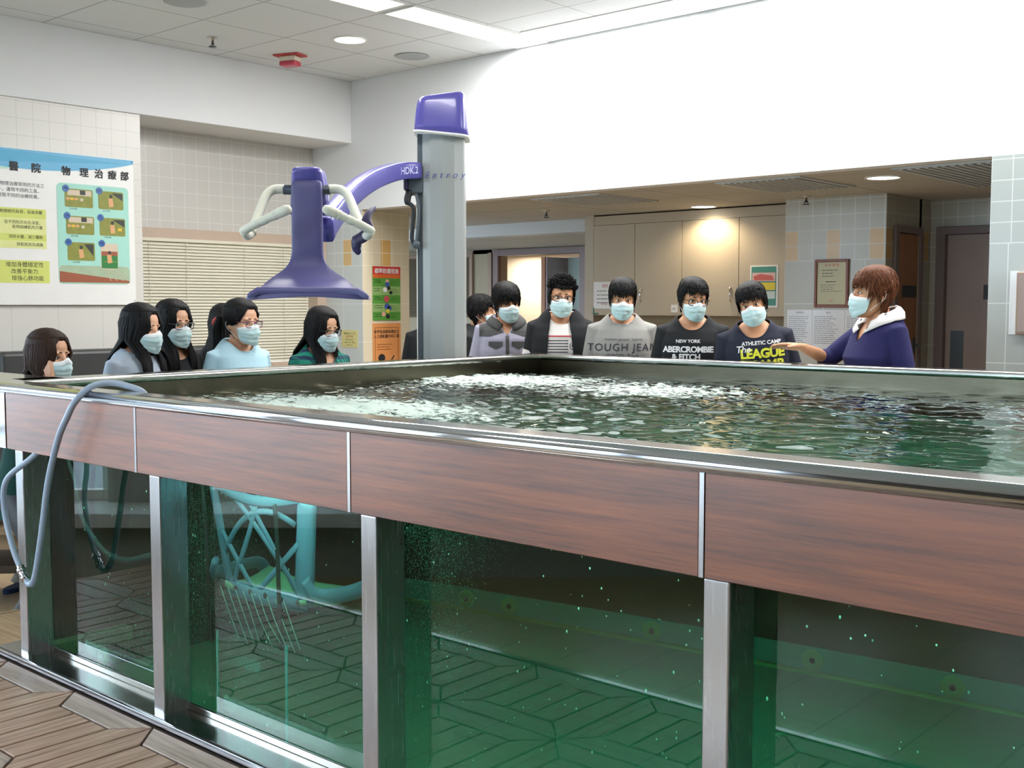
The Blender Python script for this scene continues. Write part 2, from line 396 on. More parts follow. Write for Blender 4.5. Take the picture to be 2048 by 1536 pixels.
# --- deck and step
m = MB()
mw = MB()
T = .513; y1 = 1.885; y0 = .862
m.box((-4.9, .87, FL), (3.4, 1.9, -.035))
struct('floor_deck_base', m, M['black_rubber'])
bw = .095; g = .009
def board(mb, poly, zt=0.0): mb.prism(poly, zt - .022, zt)
for r in range(2):
    Y1 = y1 - r * T; Y0 = Y1 - T
    ti = -1
    for c in range(-10, 7):
        X0 = -4.397 * .844 + c * T; X1 = X0 + T
        if X1 < -4.9 or X0 > 3.3: continue
        t = bpy.data.objects.new
        a, b2, cc, d2 = X0 + g/2, X1 - g/2, Y0 + g/2, Y1 - g/2
        bxs = [[(a, d2), (a + bw, d2 - bw), (b2 - bw, d2 - bw), (b2, d2)][::-1], [(a, cc), (b2, cc), (b2 - bw, cc + bw), (a + bw, cc + bw)]]
        bys = [[(a, cc + g), (a + bw - .004, cc + bw + g), (a + bw - .004, d2 - bw - g), (a, d2 - g)], [(b2, cc + g), (b2, d2 - g), (b2 - bw + .004, d2 - bw - g), (b2 - bw + .004, cc + bw + g)]]
        sls = []
        wv = (b2 - a - 2 * bw) / 3
        for k in range(3):
            xa = a + bw + k * wv + g / 2; sls.append([(xa, cc + bw + g), (xa + wv - g, cc + bw + g), (xa + wv - g, d2 - bw - g), (xa, d2 - bw - g)])
        nme = 'deck_tile'; ti += 1
        far = 'against the pool rail' if r == 0 else 'in the second row from the pool'
        root = thing(nme, 'square wooden slatted deck tile %s, %s' % (far, ('leftmost', 'second from the left', 'third from the left', 'fourth from the left', 'fifth from the left', 'sixth from the left', 'seventh from the left', 'eighth from the left', 'ninth from the left', 'tenth from the left')[ti]), 'deck tile', (0, 0, 0), 0, 'wooden deck tiles ' + far)
        for pl_, nm_, mt_ in [(q_, 'border_board', 'deck_wood_x') for q_ in bxs] + [(q_, 'border_board', 'deck_wood') for q_ in bys] + [(q_, 'slat', 'deck_wood') for q_ in sls]:
            bo_ = MB(); board(bo_, pl_); bo_.obj(nm_, M[mt_], root, bevel=.002, seg=1)
m = MB().box((-4.93, .83, FL), (3.4, .855, .004)); tag(m.obj('trim_3', M['steel_x']), kind='structure')
m = MB().box((-4.93, .83, FL), (-4.905, 2.9, -.002)).box((-4.93, 1.9, -.06), (-4.3, 2.9, -.004)); tag(m.obj('trim_4', M['bench_wood']), kind='structure')

# ------------------------------------------------------------------ ceiling fittings
def fixture(label, x0, y0, x1, y1, power, group):
    cx, cy = (x0 + x1) / 2, (y0 + y1) / 2
    r = thing('ceiling_light', label, 'ceiling light', (cx, cy, ZC), 0, group)
    hx, hy = (x1 - x0) / 2, (y1 - y0) / 2; w = .018
    MB().box((-hx - w, -hy - w, -.006), (-hx, hy + w, .0)).box((hx, -hy - w, -.006), (hx + w, hy + w, 0)).box((-hx, -hy - w, -.006), (hx, -hy, 0)).box((-hx, hy, -.006), (hx, hy + w, 0)).obj('frame', M['white_plastic'], r)
    MB().box((-hx, -hy, -.004), (hx, hy, -.001)).obj('diffuser', M['tube_light'], r)
    area('fluorescent_tubes', (0, 0, -.02), 2 * hx * .96, 2 * hy * .96, power, (1, .985, .96), parent=r)
    return r
G1 = 'fluorescent lights running towards the back wall'; G2 = 'fluorescent lights in a row along the back wall'
fixture('long fluorescent ceiling light ending at the back wall, above the purple-capped column', -5.56, 5.05, -5.29, 6.345, 26, G1)
fixture('fluorescent ceiling light cut off by the top edge, left of the long one', -5.56, 3.72, -5.29, 4.965, 26, G1)
x = -5.22
for i in range(5):
    fixture('glaring fluorescent ceiling light against the back wall, %s from the corner' % ('first', 'second', 'third', 'fourth', 'fifth')[i], x, 6.02, x + 1.24, 6.32, 38, G2 if i else None); x += 1.33
for i, (a, b2) in enumerate(((-4.4, 3.4), (-2.0, 4.2), (.6, 4.2), (-3.4, .6))):
    fixture('fluorescent ceiling light over the pool outside the picture, %s' % ('left one', 'middle one', 'right one', 'front one')[i], a, b2, a + 1.2, b2 + .3, 24, 'fluorescent lights outside the picture')
def downlight(label, x, y, z, r, power, col=(1, .9, .74), on=True, spread=2.2):
    t = thing('downlight', label, 'downlight', (x, y, z))
    MB().lathe([(r + .014, 0), (r + .012, -.008), (r, -.008), (r * .99, -.002)], 32, caps=False).obj('trim_ring', M['white_plastic'], t)
    MB().lathe([(r, -.003), (r * .85, .05), (r * .6, .09)], 32, caps=False).obj('reflector', M['chrome'], t)
    MB().lathe([(r * .99, -.004), (r * .4, -.0035), (.002, -.003)], 32).obj('lamp_glass', M['bulb'] if on else M['chrome'], t)
    d = bpy.data.lights.new('bulb', 'SPOT'); d.energy = power; d.color = col; d.spot_size = spread; d.spot_blend = .6; d.shadow_soft_size = r * .6
    o = bpy.data.objects.new('bulb', d); COL.objects.link(o); o.parent = t; o.location = (0, 0, -.02)
downlight('round glowing downlight in the white ceiling left of the fluorescent strips', -6.289, 5.37, ZC, .11, 25)
downlight('round downlight beside the beige cabinets, throwing a bright patch on the doors', -5.0, 8.02, ZL, .10, 34, (1, .80, .52), spread=2.7)
downlight('round downlight in the low ceiling above the teacher', -3.016, 6.95, ZL, .10, 18)
m = MB().lathe([(.13, -.004), (.12, -.008), (.01, -.008)], 32)
for (x, y, lb) in ((-6.282, 4.029, 'round grey ceiling speaker cut by the top edge of the picture'), (-6.345, 6.03, 'round grey ceiling speaker near the back wall')):
    tag(m.obj('ceiling_speaker', mat('speaker_grey', (176, 182, 184), .7), loc=(x, y, ZC)), lb, 'speaker')
def sprinkler(x, y, z, lb):
    r = thing('sprinkler', lb, 'sprinkler', (x, y, z))
    MB().lathe([(.035, 0), (.035, -.006), (.012, -.012), (.010, -.05)], 16).obj('body', M['steel'], r)
    MB().lathe([(.028, -.062), (.028, -.066), (.004, -.068)], 12).tube([(.012, 0, -.04), (.018, 0, -.052), (.004, 0, -.064)], .003, 6).tube([(-.012, 0, -.04), (-.018, 0, -.052), (-.004, 0, -.064)], .003, 6).obj('deflector', M['steel_dark_rail'], r)
sprinkler(-6.971, 4.687, ZC, 'small fire sprinkler hanging from the white ceiling left of the red alarm')
sprinkler(-6.2, 7.45, ZL, 'small fire sprinkler under the low ceiling left of the cabinets')
sprinkler(-3.95, 7.75, ZL, 'small fire sprinkler in front of the tiled column')
r = thing('fire_alarm', 'red and cream fire alarm sounder on the white ceiling', 'alarm', (-7.014, 5.397, ZC), radians(20))
MB().box((-.11, -.07, -.012), (.11, .07, 0)).obj('base', M['red'], r, bevel=.004)
MB().box((-.07, -.05, -.05), (.07, .05, -.012)).obj('body', M['cream'], r, bevel=.01)
MB().box((-.07, -.05, -.085), (.07, .05, -.05)).obj('strobe', mat('alarm_lens', (200, 70, 90), .3), r, bevel=.012)
def vent(x0, y0, x1, y1, lb, n, along='y'):
    r = thing('ceiling_vent', lb, 'vent', ((x0 + x1) / 2, (y0 + y1) / 2, ZL)); hx, hy = (x1 - x0) / 2, (y1 - y0) / 2
    MB().box((-hx, -hy, -.004), (hx, hy, -.001)).obj('backing', M['charcoal'], r)
    MB().box((-hx - .03, -hy - .03, -.010), (-hx, hy + .03, 0)).box((hx, -hy - .03, -.010), (hx + .03, hy + .03, 0)).box((-hx, -hy - .03, -.010), (hx, -hy, 0)).box((-hx, hy, -.010), (hx, hy + .03, 0)).obj('frame', M['wall_grey'], r)
    m = MB(); w = 2 * hx / n
    for i in range(n): m.box((-hx + i * w, -hy, -.014), (-hx + i * w + w * .5, hy, -.004))
    m.obj('louvres', M['wall_grey'], r)
vent(-2.75, 6.55, -2.2, 7.85, 'long dark slotted ceiling vent next to the tiled pier', 11)
vent(-3.95, 6.55, -3.4, 7.3, 'square ceiling vent between the two low ceiling downlights', 12)
vent(-5.6, 6.6, -5.0, 7.3, 'square ceiling vent left of the cabinet downlight', 12)

# ------------------------------------------------------------------ back area furniture
YC = 8.18
cab = mat('cabinet_laminate', (184, 172, 152), .45, var=.03)
def cabinet(x0, x1, lb, handle):
    r = thing('wall_cabinet', lb, 'cabinet', (x0, YC, 1.257)); w = x1 - x0
    MB().box((0, .02, 0), (w, .34, .80)).obj('body', cab, r)
    d = MB().box((.002, 0, .0), (w - .003, .019, .802)).obj('door', cab, r, bevel=.001)
    if handle:
        hx = w - .07 if handle > 0 else .07
        MB().tube([(hx, 0, .235), (hx, -.022, .228), (hx + .008, -.03, .18), (hx + .004, -.024, .13), (hx, 0, .118)], .006, 8).ball((hx, -.012, .228), .012).obj('handle', M['chrome'], d)
    return r
cabinet(-6.25, -5.795, 'beige wall cabinet unit with the paper notice, leftmost of the row', 0)
cabinet(-5.795, -5.308, 'beige wall cabinet unit behind the student in the grey shirt', -1)
cabinet(-5.308, -4.758, 'beige wall cabinet unit lit by the bright downlight patch', 1)
cabinet(-4.758, -4.336, 'beige wall cabinet unit with the coloured poster, rightmost of the row', 0)
m = MB().box((-6.25, YC + .005, 2.062), (-4.236, YC + .34, ZL - .012)); struct('trim_5', m, cab)
r = thing('base_cabinet', 'beige base cabinet with worktop under the wall cabinets', 'cabinet', (-6.25, 7.95, FL))
MB().box((0, .02, .0), (2.0, .56, .83)).obj('body', cab, r); MB().box((-.01, 0, .83), (2.0, .57, .87)).obj('worktop', M['charcoal'], r, bevel=.004)
def flat_thing(name, lb, cat, loc, rz, w, h, back, build, extra, nm='print', group=None, thick=.003):
    """sheet hung on a wall; local x right, z up, facing -y; loc is the top left corner"""
    r = thing(name, lb, cat, loc, rz, group)
    MB().box((0, -thick, -h), (w, 0, 0)).obj('sheet', back, r)
    mb = MB(); build(mb); 
    if mb.v: mb.obj(nm, extra, r, loc=(0, -thick - .0003, 0))
    return r
ink = M['ink']; blu = mat('ink_blue', (60, 90, 160), .6); wht = M['paper']
def lines(mb, x0, z0, w, n, dz, h=.004, mi=0, seed=1):
    q = random.Random(seed)
    for i in range(n):
        x = x0; e = x0 + w * q.uniform(.6, 1)
        while x < e: l = q.uniform(.008, .03); rect(mb, x, z0 - i * dz - h, min(x + l, e), z0 - i * dz, mi); x += l + .005
def b_(mb):
    text_into(mb, '通告', .13, -.04, .035, 1); lines(mb, .04, -.08, .17, 4, .035, .006)
    text_into(mb, '請勿進入', .13, -.20, .022, 1)
flat_thing('notice', 'white paper notice taped to the leftmost beige cabinet', 'notice', (-6.245, YC, 1.556), 0, .25, .24, wht, b_, [ink, M['red']])
tag(MB().box((-6.25, YC - .004, 1.262), (-6.24, YC, 1.33)).box((-6.25, YC - .004, 1.262), (-6.19, YC, 1.275)).obj('tape', mat('tape_green', (20, 120, 100), .5)), 'green tape stuck at the bottom corner of the leftmost cabinet', 'tape')
def b_(mb): text_into(mb, '42', .03, -.035, .03, 0)
flat_thing('number_label', 'small white paper label reading 42 on a cabinet door', 'label', (-5.41, YC, 1.35), 0, .065, .065, wht, b_, [ink])
def b_(mb):
    rect(mb, .012, -.325, .235, -.012, 0); text_into(mb, '正確使用外科口罩', .123, -.03, .026, 1)
    rect(mb, .02, -.13, .228, -.06, 2, -.001); rect(mb, .02, -.20, .228, -.14, 3, -.001); rect(mb, .02, -.27, .228, -.21, 4, -.001)
    rpoly(mb, [(.03, -.09), (.09, -.07), (.2, -.085), (.22, -.12), (.04, -.12)], 5, -.002)
    lines(mb, .03, -.15, .18, 3, .016, .005, 6, 3); lines(mb, .03, -.22, .18, 3, .016, .005, 6, 4)
flat_thing('poster', 'teal and yellow poster on the cabinet behind the student in navy', 'poster', (-4.65, YC, 1.668), 0, .25, .34, wht, b_,
   [mat('teal_print', (70, 140, 130), .5), mat('yellow_print', (214, 206, 70), .5), mat('pink_print', (214, 180, 180), .5), mat('yellow_print2', (220, 200, 60), .5), mat('pale_print', (190, 206, 206), .5), mat('red_print', (196, 96, 90), .5), ink])
def b_(mb):
    cs = [(0.05, -.06, .03, 1), (.12, -.09, .035, 2), (.09, -.15, .04, 3), (.15, -.17, .03, 1), (.06, -.21, .035, 4), (.13, -.05, .02, 4)]
    rect(mb, .01, -.25, .19, -.01, 0)
    for x, z, q, mi in cs: rpoly(mb, [(x + q*cos(a*.5236), z + q*sin(a*.5236)) for a in range(12)], mi, -.0012)
flat_thing('picture', 'small colourful picture under the cabinets between the two navy shirts', 'picture', (-4.9, 8.515, 1.12), 0, .2, .26, M['cream'], b_,
   [mat('tan_print', (196, 160, 110), .5), blu, M['purple'], mat('orange_print', (206, 140, 80), .5), mat('green_print', (110, 160, 110), .5)])
# certificate
r = thing('certificate', 'certificate in a reddish wooden frame on the tiled column', 'certificate', (-3.97, 7.96, 1.69))
fw_, fh_ = .272, .36
MB().box((.02, -.02, -.022), (fw_ - .02, 0, 0)).box((.02, -.02, -fh_), (fw_ - .02, 0, -fh_ + .022)).box((0, -.02, -fh_), (.02, 0, 0)).box((fw_ - .02, -.02, -fh_), (fw_, 0, 0)).obj('frame', mat('frame_red', (128, 66, 44), .35), r, bevel=.003)
MB().box((.018, -.008, -fh_ + .02), (fw_ - .018, -.004, -.02)).obj('certificate_sheet', mat('parchment', (196, 190, 150), .35), r)
mb = MB(); text_into(mb, '良 好 服 務', .136, -.045, .024, 0); lines(mb, .06, -.08, .15, 3, .022, .004, 1, 5); lines(mb, .09, -.165, .09, 1, .02, .006, 1, 6); lines(mb, .05, -.19, .17, 4, .016, .003, 1, 7); text_into(mb, '2012', .136, -.31, .018, 0)
mb.obj('writing', [M['red'], ink], r, loc=(0, -.0085, 0))
for i, (x, w, lb) in enumerate(((-4.197, .209, 'left of the three'), (-3.986, .259, 'middle one of the three'), (-3.725, .24, 'right of the three'))):
    def b_(mb, i=i, w=w):
        text_into(mb, ('使用須知', '規 則', '記錄表')[i], w / 2, -.022, .016, 0); lines(mb, .015, -.05, w - .04, 14, .0155, .003, 0, 20 + i)
    flat_thing('wall_sheet', 'printed white sheet in clear plastic under the certificate, %s' % lb, 'sheet', (x, 7.96, 1.312), 0, w, .32, mat('laminated', (214, 214, 216), .15), b_, [ink])
# doors on the right
m = MB().box((-3.419, 8.09, FL), (-3.40, 8.15, 1.935)).box((-3.419, 8.15, 1.885), (-3.40, 8.56, 1.935)).box((-3.419, 8.56, FL), (-3.40, 8.60, 1.935)); struct('door_2_frame', m, M['door_frame'])
d = bpy.data.objects.new('door_2', None); COL.objects.link(d); d.location = (-3.42, 8.15, FL); d['kind'] = 'structure'
MB().box((-.03, 0, 0), (-.005, .41, 2.05)).obj('door_leaf', M['door_wood'], d); MB().box((-.005, .12, 1.575), (0, .38, 1.665)).obj('door_sign', M['charcoal'], d)
MB().box((-.005, .34, 1.15), (.0, .39, 1.27)).tube([(.0, .365, 1.21), (.05, .365, 1.21), (.05, .27, 1.21)], .009, 8).obj('door_handle', M['steel_dark_rail'], d)
m = MB().box((-3.359, 8.74, FL), (-3.29, 8.85, 1.945)).box((-3.29, 8.74, 1.888), (-2.10, 8.85, 1.945)).box((-2.10, 8.74, FL), (-2.05, 8.85, 1.945)); struct('door_3_frame', m, M['door_frame'])
d = bpy.data.objects.new('door_3', None); COL.objects.link(d); d.location = (-3.29, 8.80, FL); d['kind'] = 'structure'
MB().box((0, 0, 0), (1.18, .04, 2.055)).obj('door_leaf', M['door_pink'], d); MB().box((.28, -.004, 1.56), (.38, 0, 1.67)).obj('door_sign', M['charcoal'], d)
MB().box((.04, -.004, .6), (.14, 0, 1.32)).obj('push_plate', M['steel_dark_rail'], d)
r = thing('wall_dispenser', 'brown framed box on the tiled pier at the right edge', 'dispenser', (-1.99, YW, 1.525))
MB().box((.0, -.06, -.335), (.22, 0, 0)).obj('case', M['frame_brown'], r, bevel=.006); MB().box((.012, -.064, -.32), (.2, -.06, -.015)).obj('front', M['door_pink'], r)
def b_(mb): rect(mb, .006, -.33, .008, -.01, 0)
flat_thing('plastic_sheet', 'clear plastic sheet on the tiled pier beside the brown box', 'sheet', (-2.04, YW, 1.53), 0, .045, .34, mat('clear_sheet', (226, 232, 236), .08), b_, [wht])
# corner posters
A = radians(90)
grn = mat('poster_green', (84, 150, 60), .5); lg = mat('poster_lgreen', (140, 178, 110), .5); rd = mat('poster_red', (206, 50, 46), .5); orr = mat('poster_orange', (216, 104, 50), .5)
skin_p = mat('print_skin', (220, 170, 150), .5); 
def b_(mb):
    w = .32; rect(mb, 0, -.10, w, 0, 0); rect(mb, 0, -.10, w, -.068, 1, -.001); text_into(mb, '標準防護措施', w/2, -.042, .047, 2, y=-.002, bold=.001)
    for i in range(5):
        z = -.10 - i * .073; rect(mb, 0, z - .073, w, z, 3 if i % 2 == 0 else 4); lines(mb, .015, z - .016, .1, 2, .018, .005, 2, 30 + i); lines(mb, .2, z - .02, .1, 3, .015, .003, 5, 40 + i)
    for x, z, a, mi in ((.165, -.13, .022, 6), (.165, -.155, .026, 7), (.14, -.2, .024, 2), (.18, -.185, .02, 8), (.205, -.225, .018, 8), (.155, -.28, .032, 9), (.16, -.345, .03, 7), (.19, -.36, .024, 7), (.17, -.385, .022, 10), (.12, -.41, .024, 6), (.17, -.43, .022, 8)):
        rpoly(mb, [(x + a*cos(t*.5236), z + a*.9*sin(t*.5236)) for t in range(12)], mi, -.0014 - .0002 * mi)
flat_thing('poster', 'green and red hand hygiene poster on the corner wall', 'poster', (-7.325, 6.478, 1.68), A, .32, .465, grn, b_, [rd, orr, wht, grn, lg, mat('poster_dk', (60, 110, 60), .5), skin_p, blu, ink, mat('poster_rose', (196, 80, 90), .5), mat('yellow_print', (0, 0, 0))])
org = mat('orange_sheet', (222, 150, 88), .5)
def b_(mb):
    text_into(mb, '有呼吸道感染徵狀之', .16, -.075, .033, 0, bold=.0006); text_into(mb, '人士請配戴外科口罩', .16, -.115, .033, 0, bold=.0006)
    for a in ((.025, -.04, .295, -.037), (.025, -.40, .028, -.037), (.292, -.40, .295, -.037)): rect(mb, *a, 0)
    lines(mb, .05, -.18, .22, 3, .022, .006, 1, 50)
    rpoly(mb, [(.10 + .04*cos(t*.4), -.30 + .035*sin(t*.4)) for t in range(16)], 0, -.001); rpoly(mb, [(.20, -.33), (.24, -.28), (.25, -.285), (.21, -.335)], 0, -.001)
flat_thing('notice', 'orange mask-wearing notice below the green poster', 'notice', (-7.325, 6.474, 1.19), A, .325, .42, org, b_, [ink, mat('brown_ink', (150, 80, 40), .5)])
def b_(mb): text_into(mb, '體重超過九十公斤', .105, -.03, .019, 0); text_into(mb, '請通知職員', .105, -.055, .019, 1); text_into(mb, 'Please inform', .105, -.08, .02, 0); text_into(mb, 'staff if over 90kg', .105, -.105, .02, 0); text_into(mb, 'Thank you', .105, -.128, .018, 0)
flat_thing('notice', 'small pale yellow notice beside the girl in green plaid', 'notice', (-7.606, YW, 1.132), 0, .212, .15, mat('pale_yellow', (216, 206, 140), .6), b_, [ink, M['red']])

# ------------------------------------------------------------------ big poster on the left wall
board_w, board_h = 1.9, 1.03
PW = -7.46
y_left = 2.43; w = 4.325 - y_left
green1 = mat('lime', (206, 214, 112), .5); green2 = mat('pale_lime', (220, 224, 150), .5); aqua = mat('aqua', (160, 214, 200), .5)
sky1 = mat('poster_blue', (60, 160, 200), .4); sky2 = mat('poster_lblue', (150, 190, 220), .4); sky3 = mat('poster_mint', (176, 220, 200), .4)
wat = mat('photo_water', (130, 134, 50), .5, var=.3, nscale=30); dk = mat('photo_dark', (40, 46, 40), .5); sk = mat('photo_skin', (214, 160, 110), .5); yl = mat('photo_yellow', (224, 180, 40), .5)
wl_ = mat('photo_wall', (206, 190, 168), .5); br = mat('photo_brown', (150, 80, 50), .5); gg = mat('photo_green', (30, 120, 50), .5); stone = mat('photo_haze', (160, 180, 150), .5, var=.2, nscale=12); ball_ = mat('badge_blue', (40, 90, 160), .4)
def b_(mb):
    R = w  # local x from left wall end to right edge; measured from the right edge e
    def X(e): return R - e
    # sweeping blue header
    P = [(X(1.9), 0), (X(.0) , -.0), (X(0), -.055)]
    def wave(z0, z1, mi, y, top=lambda t: 0):
        n = 24
        for i in range(n):
            a, b = i / n, (i + 1) / n
            xa, xb = X(1.55 * (1 - a)), X(1.55 * (1 - b))
            fa, fb = z0(a), z0(b); ga, gb = z1(a), z1(b)
            if min(ga - fa, gb - fb) < -1e-6: continue
            mb.add([(xa, y, fa), (xb, y, fb), (xb, y, gb), (xa, y, ga)], [(0, 1, 2, 3)], mi)
    wave(lambda t: -.02 - .13 * max(0, sin(t * 3.4 + .6)), lambda t: -.002, 2, -.0006)
    wave(lambda t: -.02 - .11 * max(0, sin(t * 3.1 - .0)) ** .8, lambda t: -.002, 1, -.0010)
    wave(lambda t: -.03 - .10 * (1 - t) , lambda t: -.002 - .03 * t, 0, -.0014)
    for i, ch in enumerate('律敦治鄧肇堅醫院'): pass
    for e, ch in ((1.30, '鄧'), (1.14, '肇'), (.985, '堅'), (.835, '醫'), (.685, '院'), (.475, '物'), (.345, '理'), (.235, '治'), (.135, '療'), (.04, '部')):
        text_into(mb, ch, X(e + .03), -.122, .066, 3, y=-.002, bold=.0022)
    # text block
    for i, s_ in enumerate(('水療是物理治療常用的方法之', '一，運用不同的工具，', '達致不同的治療效果。')): text_into(mb, s_, X(.66 if i == 0 else .68), -.235 - i * .038, .030, 4, y=-.001, align='RIGHT')
    for a, b2, mi in ((-.39, -.455, 5), (-.455, -.56, 6), (-.56, -.605, 5), (-.605, -.655, 6), (-.735, -.885, 5)): rect(mb, X(1.9), b2, X(.655 if b2 > -.7 else .64), a, mi)
    for i, (z, s_) in enumerate(((-.415, '減輕關節的負荷，促進身體'), (-.485, '從不同的方向及深度，'), (-.515, '能夠訓練肌肉力量'), (-.58, '消除水腫，減少腫脹'), (-.63, '放鬆肌肉及減痛'))): text_into(mb, s_, X(.68), z, .026, 3, y=-.0015, align='RIGHT')
    for i, s_ in enumerate(('增加身體穩定性', '改善平衡力', '增強心肺功能')): text_into(mb, s_, X(.68 + (.04 if i == 1 else 0)), -.765 - i * .045, .037, 3, y=-.0015, align='RIGHT')
    # photo panel
    rpoly(mb, [(X(.575) + a, z) for a, z in rrect(0, -.885, .53, -.20, .03)], 7, -.001)
    rpoly(mb, [(X(.575) + a, z) for a, z in rrect(.004, -.88, .526, -.76, .028)], 13, -.0016)
    rpoly(mb, [(X(.57), -.80), (X(.05), -.86), (X(.05), -.875), (X(.57), -.875)], 11, -.002)
    for k in range(4): rpoly(mb, [(X(.24) + k * .03, -.78 - k*.0), (X(.235) + k*.03, -.78), (X(.19) + k*.045, -.86), (X(.195)+k*.045, -.86)], 8, -.003)
    cells = [(.52, -.235, .205, .125), (.275, -.235, .19, .125), (.515, -.42, .205, .125), (.27, -.42, .195, .125), (.51, -.60, .2, .125), (.265, -.60, .13, .18)]
    for i, (e, z, cw, ch) in enumerate(cells):
        x0 = X(e)
        rpoly(mb, [(a, b2) for a, b2 in rrect(x0, z - ch, x0 + cw, z, .012)], 9 if i != 5 else 8, -.002)
        if i in (0, 2): rect(mb, x0 + .02, z - .045, x0 + cw - .01, z - .008, 8, -.0024); rect(mb, x0 + .11, z - .038, x0 + .15, z - .008, 10, -.003)
        if i in (1, 3): rpoly(mb, [(x0 + .1, z - .01), (x0 + cw - .006, z - .01), (x0 + cw - .006, z - .06), (x0 + .13, z - .03)], 10, -.0024)
        if i == 4: rpoly(mb, [(x0 + .12, z - .01), (x0 + cw - .01, z - .01), (x0 + cw - .01, z - .09)], 10, -.0024)
        if i == 5: rect(mb, x0 + .004, z - .085, x0 + cw - .004, z - .055, 11, -.0024); rect(mb, x0 + .004, z - ch + .006, x0 + cw - .004, z - .085, 12, -.0024); rect(mb, x0 + .02, z - .13, x0 + cw - .01, z - .125, 9, -.003)
        # little bathing figure
        cx = x0 + cw * (.5 if i not in (0, 2) else .35); cz = z - ch * .55
        if i in (0, 2):
            for a in range(3): rpoly(mb, [(cx - .05 + a*.03 + .016*cos(t), cz + .01*sin(t)) for t in (0, 1, 2, 3, 4, 5)], 15 if a % 2 else 14, -.0034)
            rpoly(mb, [(cx + .05 + .014*cos(t), cz - .004 + .012*sin(t)) for t in (0, 1, 2, 3, 4, 5)], 8, -.0034)
        else:
            rpoly(mb, [(cx + .013*cos(t), cz + .035 + .014*sin(t)) for t in (0, 1, 2, 3, 4, 5)], 10, -.0036)
            rpoly(mb, [(cx - .02, cz + .02), (cx + .012, cz + .022), (cx + .02, cz - .035), (cx - .015, cz - .04)], 14, -.0034)
            if i == 3: rect(mb, cx + .04, cz - .02, cx + .07, cz, 15, -.0034)
        rpoly(mb, [(x0 + .008 + .024*cos(t*.3), z - .0 + .024*sin(t*.3)) for t in range(21)], 16, -.004)
        text_into(mb, '用途', x0 + .008, z, .014, 8, y=-.0048)
        text_into(mb, ('水中伸展', '肌力訓練', '放鬆運動', '平衡訓練', '心肺訓練', '步行')[i], x0 + .06, z - ch - .012, .014, 3, y=-.002)
    for e, z in ((.012, -.012), (.012, -1.0)): rpoly(mb, [(X(e) + .004*cos(t), z + .004*sin(t)) for t in (0, 1, 2, 3, 4, 5)], 3, -.003)
flat_thing('information_board', 'large hydrotherapy information board with six photos on the left wall', 'poster', (PW, y_left, 2.38), A, w, board_h, mat('board_white', (232, 232, 230), .3), b_,
   [sky1, mat('poster_mid', (90, 170, 210), .4), sky3, ink, M['charcoal'], green1, green2, aqua, wl_, wat, dk, br, gg, stone, sk, yl, ball_], thick=.012)
# ------------------------------------------------------------------ couch behind the seated girl, bench, towels, slippers
r = thing('treatment_couch', 'dark leather couch back against the left wall', 'couch', (-7.2, 3.0, FL))
lea = mat('dark_leather', (58, 60, 60), .4)
MB().box((-.24, .27, .45), (-.1, 2.2, 1.215)).obj('backrest', lea, r, bevel=.03, seg=3)
MB().box((-.24, .27, .22), (.5, 2.2, .48)).obj('seat', lea, r, bevel=.04, seg=3)
for x in (-.2, .42):
    for y in (.35, 2.1): MB().box((x, y, 0), (x + .05, y + .05, .24)).obj('leg', M['steel'], r)
r = thing('bench', 'low slatted wooden bench beyond the left end of the pool', 'bench', (-5.98, 2.47, FL), radians(48))
m = MB()
for k in range(4): m.box((-.9, -.22 + k * .115, .36), (.9, -.12 + k * .115, .40))
m.obj('seat_slats', M['bench_wood'], r, bevel=.004); MB().box((-.85, -.2, .16), (.85, .2, .20)).obj('lower_shelf', mat('dark_wood', (66, 50, 34), .6), r)
for x in (-.85, .8):
    for y in (-.2, .15): MB().box((x, y, 0), (x + .05, y + .05, .36)).obj('leg', M['bench_wood'], r)
for i in range(3):
    m = MB()
    q_ = random.Random(i); R = []
    for t in range(13):
        x_ = -.2 + .4 * t / 12; o_ = []
        for j in range(20):
            a_ = 2*pi*j/20; c_, s_ = cos(a_), sin(a_)
            o_.append((x_, .11 * abs(c_) ** .4 * (1 if c_ > 0 else -1) + .004 * sin(t * 1.7), .441 + .062 * i + .027 * abs(s_) ** .5 * (1 if s_ > 0 else -1) + .003 * sin(t * .9 + i + c_ * 3)))
        R.append(o_)
    m.rings(R)
    o = tag(m.obj('folded_towel', mat('towel%d' % i, ((176, 170, 160), (120, 112, 108), (206, 200, 190))[i], .95, var=.35, nscale=18)), ('folded pale towel, lowest of the pile on the bench', 'folded dark grey towel in the middle of the pile', 'folded light towel on top of the pile')[i], 'towel')
    o.location = (-5.72, 2.66, FL + .004); o.rotation_euler = (0, 0, radians(48 + 6 * i))
for i, (x, y, a) in enumerate(((-5.93, 2.72, .5), (-5.80, 2.92, .8))):
    r = thing('slipper', ('dark blue striped slipper on the tiled floor by the bench' if i == 0 else 'dark blue slipper just right of the striped one'), 'slipper', (x, y, FL), a)
    MB().prism([(.048*cos(t*.314) * (1.15 if 0 < t < 10 else .9), .13*sin(t*.314)) for t in range(20)], 0, .025).obj('sole', mat('slipper_blue', (34, 60, 100), .7), r, bevel=.004)
    MB().tube([(-.05, .03, .02), (-.035, .04, .06), (0, .04, .072), (.035, .04, .06), (.05, .03, .02)], .032, 8, flat=.2, up=(0, 1, 0)).obj('strap', mat('slipper_strap', (190, 190, 180), .7) if i == 0 else M['ink'], r)
